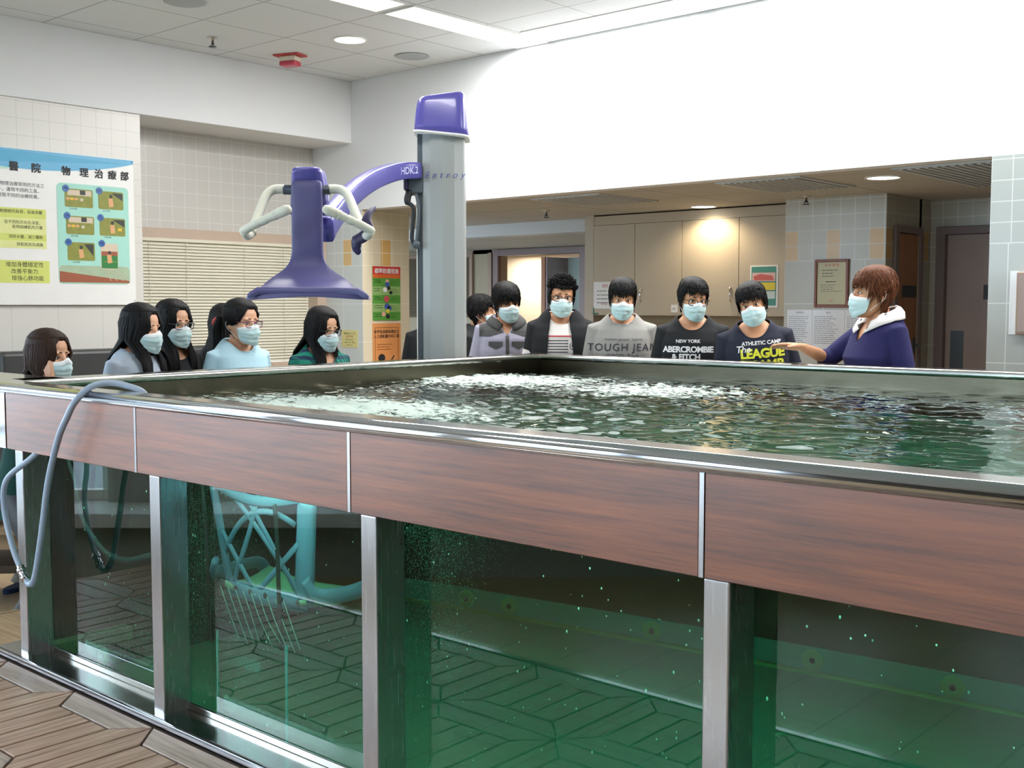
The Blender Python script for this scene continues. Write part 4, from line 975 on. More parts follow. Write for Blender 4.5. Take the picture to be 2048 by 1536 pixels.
pane_mat('spectacle_glass', (244, 248, 250), 1.5)
HEADR = [(-.119, .020, -.072, -.040), (-.112, .036, -.085, -.020), (-.095, .049, -.090, .010), (-.07, .058, -.091, .040), (-.04, .065, -.089, .066), (-.01, .070, -.086, .084), (.02, .0735, -.087, .094),
         (.05, .0735, -.086, .096), (.075, .069, -.077, .090), (.095, .058, -.060, .076), (.108, .042, -.038, .055), (.116, .020, -.012, .030)]
def head_ring(z):
    R = HEADR
    z = min(max(z, R[0][0]), R[-1][0])
    for a, b in zip(R, R[1:]):
        if a[0] <= z <= b[0]:
            t = (z - a[0]) / (b[0] - a[0]); return [a[k] * (1 - t) + b[k] * t for k in range(1, 4)]
def head_front(x, z):
    w, f, b = head_ring(z); c = (f + b) / 2; h = (b - f) / 2
    q = min(.999, abs(x) / w) ; return c - h * (1 - q ** 2.3) ** (1 / 2.3)
def head_mb(mb, mx, ears=True):
    R = []
    for z, w, f, b in HEADR:
        o = []
        for j in range(24):
            t = 2*pi*j/24; c, s = cos(t), sin(t); e = .87
            o.append((w * abs(c) ** e * (1 if c > 0 else -1), (f + b) / 2 + (b - f) / 2 * abs(s) ** e * (1 if s > 0 else -1), z))
        R.append(o)
    mb.rings(R, mx=mx)
    mb.limb([(0, -.082, .018), (0, -.093, -.005), (0, -.104, -.026)], [.008, .010, .0135], 10, mx=mx)      # nose
    for s in (-1, 1):
        if ears: mb.ball((s * .073, .012, -.012), (.008, .019, .031), 10, 8, mx=mx)
        mb.ball((s * .031, -.078, .022), (.024, .012, .007), 10, 6, mx=mx)                                 # brow ridge
        mb.ball((s * .040, -.070, -.025), (.020, .016, .018), 10, 6, mx=mx)                                # cheeks
TORSO = [(.78, .150, .105, .0), (.86, .168, .115, .0), (.94, .166, .115, 0), (1.04, .142, .100, -.005), (1.14, .146, .104, -.008), (1.24, .160, .112, -.008), (1.32, .160, .110, -.002), (1.375, .158, .092, .005), (1.405, .136, .078, .010), (1.435, .094, .066, .014), (1.462, .064, .056, .012)]
def torso(mb, sc, infl, female, lo=0, hi=99, mx=None, drop=0):
    R = []
    for z, rx, ry, yo in TORSO:
        if z < lo or z > hi: continue
        if female: rx *= .93 if z > 1.1 else 1.0; 
        yo2 = yo - (.016 if female and 1.18 < z < 1.3 else 0); ry2 = ry + (.014 if female and 1.18 < z < 1.3 else 0)
        o = []
        for j in range(28):
            t = 2*pi*j/28; c, s = cos(t), sin(t); e = .85
            o.append(((rx + infl) * abs(c) ** e * (1 if c > 0 else -1), yo2 + (ry2 + infl) * abs(s) ** e * (1 if s > 0 else -1), z + (infl if z > 1.43 else (-infl if z < .8 else 0))))
        R.append(o)
    mb.rings(R, mx=mx)
def hand_mb(mb, W_, d, n, side, curl=.35, spread=.1, mx=None):
    """palm and five fingers: W_ wrist, d finger direction, n palm normal (towards the palm side), side = thumb side direction sign"""
    d = Vector(d).normalized(); n = Vector(n); n = (n - d * n.dot(d)).normalized(); a = d.cross(n).normalized() * side
    W_ = Vector(W_)
    for k, o in enumerate((-.027, -.009, .009, .027)): mb.limb([W_ + a * o * .7 + d * .005, W_ + a * o + d * .05, W_ + a * o * 1.05 + d * .088], [.0165, .0135, .0115], 10, mx=mx)
    Ls = [.066, .078, .073, .058]
    for k, o in enumerate((.030, .010, -.010, -.030)):
        p = W_ + a * o + d * (.088 - .006 * abs(k - 1.2)); dirv = (d + a * (spread * (1.5 - k) / 1.5)).normalized(); pts = [p]; L = Ls[k]
        ang = 0
        for q, fr in enumerate((.45, .32, .23)):
            ang += curl * (.5, 1, .8)[q]; v = dirv * cos(ang) + n * sin(ang); pts.append(pts[-1] + v * L * fr)
        mb.limb(pts, [.0098, .0092, .0085, .0072], 10, mx=mx)
    p = W_ + a * .026 + d * .028; v = (d * .72 + a * .62 + n * .25).normalized()
    v2 = (d * .92 + a * .25 + n * .25).normalized()
    mb.limb([p - a * .01, p + v * .035, p + v * .035 + v2 * .028, p + v * .035 + v2 * .05], [.0135, .0125, .0105, .0088], 10, mx=mx)
def look(psi, loc):
    v = Vector((loc[0], loc[1])).normalized(); r_ = Vector((v.y, -v.x)); f = -v * cos(radians(psi)) + r_ * sin(radians(psi))
    return atan2(f.x, -f.y)
def scalp(mb, hx, az0, style, rnd, mx):
    pass
def relax_edge(bm, n=12):
    nb = {}
    for e in bm.edges:
        if e.is_boundary:
            for v in e.verts: nb.setdefault(v, []).append(e.other_vert(v))
    for _ in range(n):
        new = {v: v.co * .4 + (ns[0].co + ns[1].co) * .3 for v, ns in nb.items() if len(ns) == 2}
        for v, co in new.items(): v.co = co
def person(label, loc, eye, psi, hpsi, hpitch=0, hroll=0, sc=.97, female=False, skin='skin', hair='short', hairm='hair_black', clothes=None, arms=None, lean=0, glasses=None, seed=1,
           bang=.062, headk=1.0, leanx=0, group=None):
    """root at the feet; the body faces local -y"""
    rnd = random.Random(seed)
    rz = look(psi, loc); root = thing('person', label, 'person', (loc[0], loc[1], FL), rz, group)
    S = sc
    eyeh = eye - FL
    drop = max(0, 1.566 * S - eyeh) ; S = S if drop > 0 else eyeh / 1.566; drop = max(0, 1.566 * S - eyeh)
    lean_drop = drop
    up = Matrix.Translation((0, 0, -drop)) @ Matrix.Scale(S, 4)
    # lean of the upper body about the hips
    B = up @ Matrix.Translation((0, 0, .92)) @ Matrix.Rotation(radians(lean), 4, 'X') @ Matrix.Rotation(radians(leanx), 4, 'Y') @ Matrix.Translation((0, 0, -.92))
    hyaw = look(hpsi, loc) - rz
    hc = B @ Vector((0, -.030, 1.566))
    if lean: hc = Vector((hc.x, hc.y, hc.z))
    HX = Matrix.Translation(hc) @ Matrix.Rotation(hyaw, 4, 'Z') @ Matrix.Rotation(radians(hpitch), 4, 'X') @ Matrix.Rotation(radians(hroll), 4, 'Y') @ Matrix.Scale(S * headk * 1.02, 4)
    body = MB()
    head_mb(body, HX)
    nb = B @ Vector((0, .012, 1.43)); nt = HX @ Vector((0, .018, -.06))
    body.limb([nb - Vector((0, 0, .03)), nb.lerp(nt, .5), nt], [.062 * S, .052 * S * (.88 if female else 1), .052 * S * (.88 if female else 1)], 16)
    torso(body, S, 0, female, mx=B)
    arms = arms or [None, None]
    def J(p): return B @ Vector(p)
    A_ = []
    for s, a in zip((-1, 1), arms):
        sh = J((s * (.148 if not female else .135), .008, 1.372))
        if a is None: el = J((s * .205, .04, 1.10)); wr = J((s * .195, -.02, .87)); hd = (0, -.1, -1); hn = (-s, 0, 0); cu = .4
        else: el = Vector(a[0]); wr = Vector(a[1]); hd = a[2]; hn = a[3]; cu = a[4]
        A_.append((sh, el, wr))
        k = S * (.86 if female else 1)
        body.limb([sh, sh.lerp(el, .5), el, el.lerp(wr, .35), wr], [.050 * k, .044 * k, .037 * k, .038 * k, .026 * k], 14)
        fd = Vector(hd).normalized(); nn = Vector(hn); nn = (nn - fd * nn.dot(fd)).normalized(); thumb = a[5] if a else -s
        hand_mb(body, wr + fd * .01, fd, nn, thumb, cu)
    # legs
    hz = .88; hips = []
    for s in (-1, 1):
        hp = up @ Vector((s * .088, 0, hz)); an = Vector((s * .10 * S, .0, .075 * S)); L1, L2 = .415 * S, .40 * S
        v = an - hp; Dd = min(v.length, L1 + L2 - .002); a = (L1*L1 - L2*L2 + Dd*Dd) / (2 * Dd); hgt = sqrt(max(0, L1*L1 - a*a)); kn = hp + v.normalized() * a + Vector((0, -hgt, 0))
        hips.append((hp, kn, an)); body.limb([hp, hp.lerp(kn, .5), kn, kn.lerp(an, .35), an], [.082 * S, .070 * S, .050 * S, .052 * S, .035 * S], 14)
        body.limb([an + Vector((0, .03, -.035)) * S, an + Vector((0, -.06, -.045)) * S, an + Vector((0, -.14, -.052)) * S], [.036 * S, .036 * S, .024 * S], 12)
    bo = remeshed(body, 'body', M[skin], root, .0055 if not arms[0] and not arms[1] else .0045, 2, .4)
    # face
    for s in (-1, 1):
        x = s * .031; y = head_front(x, -.002)
        e = MB().ball((x, y + .0035, -.001), (.0145, .006, .0060), 14, 8, mx=HX).obj('eye', M['eye_white'], root)
        MB().ball((x, y - .0005, -.001), (.0060, .003, .0060), 12, 6, mx=HX).obj('iris', M['iris'], e)
        lid = [(x + .0155 * c, head_front(x + .0155 * c, .004) - .0012, -.001 + .0062 * (1 - c * c) + .0008) for c in (-1, -.6, -.2, .2, .6, 1)]
        MB().tube(lid, .0013, 6, mx=HX).obj('eyelid', M['iris'], e)
        br = [(x + .019 * c * s, head_front(x + .019 * c * s, .026) - .0032, .0215 + .0035 * (1 - c * c) - .002 * c) for c in (-1, -.5, 0, .5, 1)]
        MB().tube([HX @ Vector(p) for p in br], [.0013, .0026, .0026, .002, .0010], 6, up=(0, 1, 0)).obj('eyebrow', M['hair_black'], root)
    # mask
    nu, nv = 22, 16; vs = []; fs = []; mi = []
    for j in range(nv + 1):
        v = j / nv
        for i in range(nu + 1):
            u = -1 + 2 * i / nu; au = abs(u)
            zt = -.012 + .013 * exp(-(u / .22) ** 2) - .014 * au ** 1.5; zb = -.121 + .038 * au ** 1.8
            z = zt + (zb - zt) * v; x = .0655 * sin(u * 1.25) / sin(1.25)
            zz = max(z, -.108); yb = head_front(min(abs(x), head_ring(zz)[0] * .97), zz)
            bul = .024 * exp(-(u / .42) ** 2) * (sin(pi * min(1, .18 + v * .80)) ** .7)
            y = min(yb - .006 - bul, -.038 - .078 * (1 - au ** 2.2) ** .8 + .02 * abs(v - .35))
            pl = (.0042 * abs(sin(v * 4.2 * pi + .4 * u)) + .004 * (1 if .40 < v < .46 else 0)) * (1 - au ** 3)
            nz = noise.noise(Vector((u * 4 + seed, v * 5, seed * 1.7))) * .006 * (1 - au)
            vs.append((x * (1 + .10 * v * (1 - v) * 2), y - pl - nz, z))
    for j in range(nv):
        for i in range(nu): fs.append((j*(nu+1)+i, j*(nu+1)+i+1, (j+1)*(nu+1)+i+1, (j+1)*(nu+1)+i)); mi.append(1 if j < 3 else 0)
    mm = MB(); mm.add(vs, fs, 0, True, HX); mm.mi = mi
    mo = mm.obj('face_mask', [M['mask_blue'], M['mask_white']], root); so = mo.modifiers.new('t', 'SOLIDIFY'); so.thickness = .0016
    lp_ = MB()
    for s in (-1, 1):
        lp_.tube(spline([(s*.063, -.040, -.030), (s*.071, -.018, -.018), (s*.080, .012, .012), (s*.082, .030, -.004), (s*.078, .026, -.032)], 4), .0013, 6, mx=HX)
        lp_.tube(spline([(s*.062, -.042, -.086), (s*.068, -.02, -.066), (s*.076, .01, -.045), (s*.079, .026, -.03)], 4), .0013, 6, mx=HX)
    lp_.obj('ear_loops', M['mask_white'], mo)
    if glasses:
        g_ = MB(); y0 = -.112; fr, shape = glasses
        for s in (-1, 1):
            P_ = [(s * .033 + a, y0 + .012 * (abs(s * .033 + a) / .06) ** 2, b - .004) for a, b in rrect(-.026, -.0165, .026, .0165, .010, 4)]
            g_.tube(P_, .0021, 8, closed=True, mx=HX)
            g_.tube([(s * .059, y0 + .011, .006), (s * .074, y0 + .02, .007), (s * .079, -.02, .004), (s * .080, .02, .0)], .0018, 8, mx=HX)
        g_.tube([(-.008, y0 + .0, .0), (0, y0 - .002, .003), (.008, y0, .0)], .0018, 8, mx=HX)
        go = g_.obj('glasses', fr, root)
        for s in (-1, 1):
            P_ = [(s * .033 + a, b - .004) for a, b in rrect(-.0255, -.016, .0255, .016, .010, 4)]
            lz = MB(); lz.add([HX @ Vector((a, y0 + .012 * (abs(a) / .06) ** 2, b)) for a, b in P_], [tuple(range(len(P_)))]); lz.obj('lens', M['spectacle_glass'], go)
    # hair
    def surf(az, el, k=1.0):
        """point on the head for azimuth (0 = front) and elevation"""
        d = Vector((sin(az) * cos(el), -cos(az) * cos(el), sin(el))); d.x *= 1
        rx, rz_ = .0745, .108; ryf, ryb = .094, .098
        ry = ryf if d.y < 0 else ryb
        zz = (.116 if el > 0 else .119) * sin(el); w_, f_, b_2 = head_ring(zz); e_ = .87
        sx, cy = sin(az), cos(az); p = Vector((w_ * abs(sx) ** e_ * (1 if sx > 0 else -1), (f_ + b_2) / 2 - (b_2 - f_) / 2 * abs(cy) ** e_ * (1 if cy > 0 else -1), zz))
        return p + d * (k - 1) * .115
    hm = MB()
    style = hair
    def hairline(az):      # lowest elevation of the cap
        a = abs((az + pi) % (2 * pi) - pi)
        f0 = {'short_fringe': .36, 'long': .74, 'ponytail': .70, 'short_crop': .70}.get(style, .55)
        if a < .9: return f0
        if a < 1.5: return f0 + (a - .9) / .6 * (-.17 - f0)
        if a < 1.9: return -.17 - (a - 1.5) / .4 * .2
        return -.62
    n, k_ = 40, 12; R = []
    for i in range(k_ + 1):
        o = []
        for j in range(n):
            az = 2*pi*j/n - pi; e0 = hairline(az); el = e0 + (pi/2 - .03 - e0) * i / k_
            o.append(surf(az, el, 1.02 if i == 0 else 1.11 + .03 * sin(max(0, el)) + .012 * noise.noise(Vector((sin(az) * 3, cos(az) * 3, el * 3 + seed)))))
        R.append(o)
    hm.rings(R, mx=HX, caps=True)
    def flow(az, el, length, lift, w, droop=1.0, swirl=0, curl=0):
        """one tapered lock following the skull downwards"""
        pts = []; stp = 5
        for q in range(stp + 1):
            t = q / stp; e = el - length * t / .1
            kk = 1.06 + lift * (t ** droop) + .02 * sin(pi * t)
            a2 = az + swirl * t
            p = surf(a2, max(e, -.9), kk)
            pts.append(p)
        hm.tube(pts, [w * .7, w, w, w * .85, w * .55, w * .12], 6, mx=HX, flat=.45)
    if style.startswith('short') or style == 'spiky' or style == 'bob':
        for i in range(900):
            az = rnd.uniform(-pi, pi); el = rnd.uniform(max(.0, hairline(az) + .05), 1.45)
            a = abs(az)
            if style == 'spiky' and el > .35:
                p = surf(az, el, 1.05); d = (p - Vector((0, .01, .0))).normalized(); d = (d + Vector((rnd.uniform(-.4, .4), rnd.uniform(-.5, .2), rnd.uniform(0, .4)))).normalized(); L = rnd.uniform(.018, .038)
                hm.tube([p, p + d * L * .5, p + d * L + Vector((0, 0, -.004))], [.007, .0052, .0006], 5, mx=HX)
            else:
                L = rnd.uniform(.04, .075) if el > .9 else rnd.uniform(.035, .06)
                flow(az, el, L, rnd.uniform(.03, .09), rnd.uniform(.0032, .0055), swirl=rnd.uniform(-.15, .25))
        nb_ = 110
        for i in range(nb_):       # fringe
            az = -1.25 + 2.5 * i / (nb_ - 1); z_end = bang + rnd.uniform(-.008, .008) + .010 * abs(az) - (.022 if abs(az) > 1.0 else 0)
            if style == 'short_side': z_end += .020 * sin(az * 1.4 + .3)
            p0 = surf(az * .75, 1.0, 1.08); p1 = surf(az * .95, .62, 1.12); fx = sin(az) * .074; 
            fy = head_front(min(abs(fx), .066), max(z_end, .0)) - .010 if abs(az) < 1.05 else p1.y
            p2 = Vector((p1.x * .97, min(p1.y, fy), (p1.z + z_end) / 2 + .004)); p3 = Vector((fx + rnd.uniform(-.006, .006) + .006, fy + .001, z_end))
            hm.tube([p0, p1, p2, p3], [.004, .0055, .0042, .0006], 5, mx=HX, flat=.6)
        for s in (-1, 1):          # sideburns and sides over the ears
            for i in range(14):
                y = -.045 + .008 * i; p0 = Vector((s * .072, y, .055)); zz = -.012 - rnd.uniform(0, .02) if style != 'short_crop' else .012
                if y > .0: zz = .005 if style == 'short_crop' else -.005
                hm.tube([p0, (s * .080, y, .03), (s * .0795, y + .002, zz)], [.008, .008, .002], 6, mx=HX, flat=.5)
        for i in range(26):        # nape
            az = pi + (i - 13) * .085; p0 = surf(az, .0, 1.06); p1 = surf(az, -.45, 1.06); p2 = p1 + Vector((0, -.012, -.035 - (.02 if style == 'bob' else 0)))
            hm.tube([p0, p1, p2], [.009, .009, .003], 6, mx=HX, flat=.5)
    if style in ('long', 'ponytail'):
        Lz = -.36 if style == 'long' else -.05
        for i in range(420):
            side = rnd.choice((-1, 1)); az = side * rnd.uniform(.55, pi)
            part = Vector((.012 + side * rnd.uniform(.0, .012), rnd.uniform(-.05, .05), .118))
            a = abs(az); p1 = surf(az, .75, 1.10); p2 = surf(az, .15, 1.13 + rnd.uniform(-.02, .03)); 
            if style == 'long':
                ex = sin(az) * .086 * rnd.uniform(.9, 1.08); ey = -cos(az) * .088 + .012
                if a < 1.15: ey = max(ey, -.060)
                out = Vector((ex, ey, -.06)); end = rnd.uniform(Lz - .05, Lz + .05)
                fx = ex * (1.05 if a > 1.3 else 1.0); 
                fr_ = a < 1.8; ly = -.112 - .012 * rnd.random() if fr_ else .13 + .015 * rnd.random(); lx = fx * (.92 if fr_ else .95)
                hm.tube([part, p1, p2, out, (lx, ly * .8 + ey * .2, -.165), (lx * .96, ly * (1.22 if fr_ else 1.12), end)], [.004, .007, .0078, .0078, .0072, .0012], 6, mx=HX, flat=.55)
            else:
                tie = Vector((0, .118, .02)); hm.tube([part, p1, surf(side * max(a, 1.0), .1, 1.08), surf(side * 2.3, .0, 1.10), tie], [.006, .010, .010, .009, .006], 6, mx=HX, flat=.5)
        if style == 'ponytail':
            for i in range(50):
                o_ = Vector((rnd.uniform(-.03, .03), rnd.uniform(-.01, .03), 0))
                hm.tube([(0, .112, .02), Vector((0, .150, .02)) + o_ * .5, Vector((0, .165, -.06)) + o_, Vector((0, .15, -.20)) + o_, Vector((0, .13, -.33)) + o_ * .6], [.010, .013, .013, .011, .001], 6, mx=HX)
            MB().lathe([(.018, -.006), (.024, 0), (.018, .006)], 12, mx=HX @ Matrix.Translation((0, .122, .02)) @ Matrix.Rotation(radians(90), 4, 'X'), caps=False).obj('hair_tie', M['red'], root)
        for s in (-1, 1):         # forehead strands drawn to the sides
            for i in range(26):
                t = i / 25; p0 = Vector((.010 * s, -.045 + .02 * t, .117)); az = s * (.25 + .8 * t)
                hm.tube([p0, surf(az * .9, .85, 1.09), surf(s * (.75 + .5 * t), .38, 1.10), surf(s * (1.15 + .3 * t), -.02 - .1 * t, 1.10)], [.005, .0085, .0085, .004], 6, mx=HX, flat=.5)
    hm.obj('hair', M[hairm], root)
    # clothes
    c = clothes
    inf = .013
    sh_ = MB(); torso(sh_, S, inf, female, mx=B)
    for s, (a, e, w_) in zip((-1, 1), A_):
        k = S * (.86 if female else 1); end = c.get('sleeve', 'short')
        if end == 'short': L_ = [a, a.lerp(e, .4), a.lerp(e, .82)]; rr = [.064 * k, .058 * k, .060 * k]
        elif end == 'elbow': L_ = [a, a.lerp(e, .5), e, e.lerp(w_, .12)]; rr = [.064 * k, .060 * k, .052 * k, .052 * k]
        else: L_ = [a, a.lerp(e, .5), e, e.lerp(w_, .5), e.lerp(w_, .93)]; rr = [.064 * k, .056 * k, .050 * k, .046 * k, .038 * k]
        sh_.limb([B @ Vector((s * .10, .01, 1.37))] + L_, [.066 * k] + rr, 16)
    top = remeshed(sh_, c['name'], c['mats'], root, .0065, 3, .5)
    # neckline: cut the garment open around the neck
    nk = B.inverted(); bm = bmesh.new(); bm.from_mesh(top.data); kill = []
    nr = c.get('neck', .082); nd = c.get('neckdrop', .03)
    for v in bm.verts:
        p = nk @ v.co
        if p.z > 1.34:
            r_ = sqrt((p.x / nr) ** 2 + ((p.y + .006) / (nr * 1.0)) ** 2); low = nd * max(0, -p.y) / .1
            V_ = c.get('vneck')
            if V_ and p.y < 0 and abs(p.x) < (p.z - (1.42 - V_)) * .55: kill.append(v); continue
            if r_ < 1 and p.z > 1.445 - low * 1.2: kill.append(v)
    V_ = c.get('vneck')
    if V_: kill += [v for v in bm.verts if v not in kill and (lambda p: 1.42 - V_ < p.z <= 1.34 and p.y < 0 and abs(p.x) < (p.z - (1.42 - V_)) * .55)(nk @ v.co)]
    bmesh.ops.delete(bm, geom=list(set(kill)), context='VERTS')
    if c.get('open'):
        kk = [v for v in bm.verts if (lambda p: p.y < -.02 and p.z < 1.46 and abs(p.x - .0) < c['open'][0] + c['open'][1] * (1.45 - p.z))(nk @ v.co)]
        bmesh.ops.delete(bm, geom=kk, context='VERTS')
    # smooth the cut edge and give it a neckband
    be = [e for e in bm.edges if e.is_boundary and all((nk @ v.co).z > 1.25 for v in e.verts)]
    nbr = {}
    for e in be:
        for v in e.verts: nbr.setdefault(v, []).append(e.other_vert(v))
    for _ in range(14):
        new = {v: v.co * .4 + sum((o.co for o in ns), Vector()) / len(ns) * .6 for v, ns in nbr.items() if len(ns) == 2}
        for v, co in new.items(): v.co = co
    loop = []
    if nbr and not c.get('open'):
        v0 = max((v for v in nbr if len(nbr[v]) == 2), key=lambda v: v.co.z, default=None); prev, cur = None, v0
        while cur is not None:
            loop.append(cur.co.copy()); nx_ = [o for o in nbr[cur] if o is not prev and len(nbr[o]) == 2]
            if not nx_: break
            prev, cur = cur, nx_[0]
            if cur is v0 or len(loop) > 4000: break
    bm.to_mesh(top.data); bm.free()
    if len(loop) > 30:
        lp2 = loop[::3]
        for _ in range(4): lp2 = [(lp2[i - 1] + lp2[i] * 2 + lp2[(i + 1) % len(lp2)]) / 4 for i in range(len(lp2))]
        nbm = MB().tube(lp2, .0055 if not V_ else .004, 8, closed=True); nbm.obj('neckband', c['mats'][0], top)
    so = top.modifiers.new('t', 'SOLIDIFY'); so.thickness = .003; so.offset = 1
    # lower garments
    pm = MB()
    for hp, kn, an in hips: pm.limb([hp, hp.lerp(kn, .5), kn, kn.lerp(an, .5), an + Vector((0, 0, .02))], [.100 * S, .088 * S, .068 * S, .062 * S, .055 * S], 16)
    torso(pm, S, .009, female, hi=.95, mx=up)
    remeshed(pm, 'trousers', c.get('legs', M['charcoal']), root, .012, 2)
    for hp, kn, an in hips:
        MB().limb([an + Vector((0, .035, -.035)) * S, an + Vector((0, -.06, -.042)) * S, an + Vector((0, -.15, -.048)) * S], [.042 * S, .042 * S, .031 * S], 14, flat=.9).obj('shoe', M['black_rubber'], root)
    bv = BVHTree.FromObject(top, bpy.context.evaluated_depsgraph_get())
    miss = set()
    def project(vs_, off=.003):
        out = []; miss.clear()
        dv = (B.to_3x3() @ Vector((0, 1, 0))).normalized()
        for x, z in vs_:
            o = B @ Vector((x, -.6, z)); h = bv.ray_cast(o, dv)
            out.append((h[0] - dv * off) if h[0] else (B @ Vector((x, -.12, z))))
            if not h[0]: miss.add(len(out) - 1)
        return out
    def decal(name, fn, x0, x1, z0, z1, m_, st=.0028, off=.0035, par=None):
        nx = int((x1 - x0) / st); nz = int((z1 - z0) / st); idx = {}; pts = []; fs = []
        def vid(i, j):
            if (i, j) not in idx: idx[(i, j)] = len(pts); pts.append((x0 + i * st, z0 + j * st))
            return idx[(i, j)]
        for i in range(nx):
            for j in range(nz):
                if fn(x0 + (i + .5) * st, z0 + (j + .5) * st): fs.append((vid(i, j), vid(i+1, j), vid(i+1, j+1), vid(i, j+1)))
        if not fs: return
        pp = project(pts, off); fs = [f for f in fs if not (set(f) & miss)]; mb = MB(); mb.add(pp, fs, 0, True); return mb.obj(name, m_, par or top)
    def words(name, s_, x, z, size, m_, off=.0045, **k):
        vs_, fs_ = text_geo(s_, size, **k); mb = MB(); mb.add(project([(x + a, z + b) for a, b, _ in vs_], off), fs_); return mb.obj(name, m_, top)
    if 'extra' in c: c['extra'](dict(root=root, top=top, B=B, S=S, HX=HX, project=project, decal=decal, words=words, A=A_, female=female))
    return root

navy_c = mat('cloth_navy', (24, 28, 46), .9, var=.1, nscale=20, bump=.2); black_c = mat('cloth_black', (18, 20, 24), .9, var=.1, bump=.2)
grey_c = mat('cloth_grey', (146, 144, 140), .9, var=.14, nscale=9, bump=.2); lilac = mat('cloth_lilac', (168, 164, 182), .9, var=.05, bump=.15); dgrey = mat('cloth_dgrey', (78, 78, 78), .9, bump=.2)
white_c = mat('cloth_white', (224, 218, 214), .9, var=.03, bump=.15); blue_c = mat('cloth_blue', (178, 214, 228), .9, var=.03, bump=.1); pale_c = mat('cloth_pale', (170, 182, 196), .9, var=.06, bump=.15)
inkw = mat('print_white', (216, 216, 216), .8); inky = mat('print_yellow', (214, 214, 60), .8); inkd = mat('print_dark', (56, 52, 66), .8); inkr = mat('print_red', (180, 60, 70), .8)
t = NT('cloth_plaid'); v, q = t.xyz()
def stripes(sock, f, w, o=0): return t.math('GREATER_THAN', t.math('SINE', t.math('MULTIPLY_ADD', sock, f, o)), w)
a_ = t.math('ADD', stripes(q[2], 150, .1), stripes(t.math('ADD', q[0], q[1]), 150, .1, 1)); r_ = t.a('ShaderNodeValToRGB'); t.l.new(t.math('DIVIDE', a_, 2), r_.inputs[0])
r_.color_ramp.interpolation = 'CONSTANT'; r_.color_ramp.elements[0].color = lin((26, 130, 108)); r_.color_ramp.elements[1].position = .75; r_.color_ramp.elements[1].color = lin((18, 40, 70)); e = r_.color_ramp.elements.new(.35); e.color = lin((16, 84, 84))
t.l.new(r_.outputs[0], t.p.inputs['Base Color']); t.p.inputs['Roughness'].default_value = .9; plaid = t.m

def collar(k, s, end, kk=1.0, wd=.034):
    B = k['B']; bv = BVHTree.FromObject(k['top'], bpy.context.evaluated_depsgraph_get()); vs = []; N = 16
    for t_ in range(N + 1):
        u = t_ / N * end; a = pi * (1 - u); zz = 1.503 - .088 * u ** 1.5
        mid = B @ Vector((s * .078 * kk * sin(a) + s * .004, .014 - .082 * kk * cos(a), zz - .010)); out = B @ Vector((s * (.112 + .016 * u) * kk * sin(a) + s * .03 * u ** 3, .014 - (.108 + .02 * u) * kk * cos(a), zz - wd - .014 * u))
        inn = B @ Vector((s * .062 * kk * sin(a) + s * .004, .014 - .066 * kk * cos(a), zz - .004))
        r3 = []
        for p, h in ((mid, .011), (mid.lerp(out, .5), .012), (out, .009)):
            q = bv.find_nearest(p)
            if q[0]: 
                n = q[1] if q[1].z > -.2 else -q[1]
                p = q[0] + n * h if (p - q[0]).dot(n) < h or p is out else p
            r3.append(p)
        vs += [inn] + r3
    m = MB(); m.add(vs, [(4*i + j, 4*i + j + 1, 4*i + j + 5, 4*i + j + 4) for i in range(N) for j in range(3)], 0, True); return m
# students behind the far wall of the pool, left to right
def ex1(k):
    d, w = k['decal'], k['words']
    d('yoke', lambda x, z: z > 1.372 - .035 * min(1, abs(x) / .12) , -.18, .18, 1.30, 1.45, dgrey)
    d('placket', lambda x, z: abs(x) < .011, -.02, .02, .98, 1.345, dgrey, .0045)
    for s in (-1, 1): d('pocket_flap', lambda x, z: abs(x - s*.075) < .046 and z < 1.305 and z > 1.275 - .022 * (1 - abs(x - s*.075) / .046), s*.075 - .05, s*.075 + .05, 1.24, 1.31, dgrey)
    B = k['B']
    for s in (-1, 1):
        m = collar(k, s, .92, 1.0, .036)
        o = m.obj('collar', dgrey, k['top']); q = o.modifiers.new('t', 'SOLIDIFY'); q.thickness = .004
person('student with a swept black fringe in a lilac shirt with dark grey yoke', (-4.935, 5.52), 1.371, 4, 22, 12, -3, hair='short_fringe', bang=.020, headk=1.0, seed=11,
       clothes=dict(name='shirt', mats=[lilac], neck=.07, neckdrop=.02, vneck=.085, extra=ex1))
def ex2(k):
    d, w = k['decal'], k['words']
    d('red_stripe', lambda x, z: abs(z - 1.322) < .0045, -.14, .14, 1.31, 1.335, inkr)
    for i in range(7): d('navy_stripe', lambda x, z: True, -.14, .14, 1.292 - i * .0175, 1.300 - i * .0175, inkd)
    d('chest_pocket', lambda x, z: True, .040, .103, 1.215, 1.312, white_c, .005, .0055)
    w('pocket_emblem', '●', .071, 1.262, .03, inkd, off=.0075); 
    d('emblem_ring', lambda x, z: abs(sqrt((x - .071)**2 + (z - 1.262)**2) - .022) < .0022, .045, .097, 1.235, 1.29, inkd, .0022, .0075)
    sh = MB(); torso(sh, k['S'], .028, False, mx=k['B'])
    for s, (a, e, w_) in zip((-1, 1), k['A']): sh.limb([k['B'] @ Vector((s*.1, .01, 1.375)), a, a.lerp(e, .5), e, e.lerp(w_, .6)], [.074, .072, .062, .057, .05], 16)
    o = remeshed(sh, 'cardigan', [black_c], k['root'], .008, 3); bm = bmesh.new(); bm.from_mesh(o.data); Bi = k['B'].inverted()
    kk = [v for v in bm.verts if (lambda p: (p.y < .02 and abs(p.x + .012) < .052 + .11 * (1.46 - p.z)) or (p.z > 1.42 and p.x ** 2 + p.y ** 2 < .0085))(Bi @ v.co)]
    bmesh.ops.delete(bm, geom=kk, context='VERTS'); relax_edge(bm); bm.to_mesh(o.data); bm.free(); q = o.modifiers.new('t', 'SOLIDIFY'); q.thickness = .005
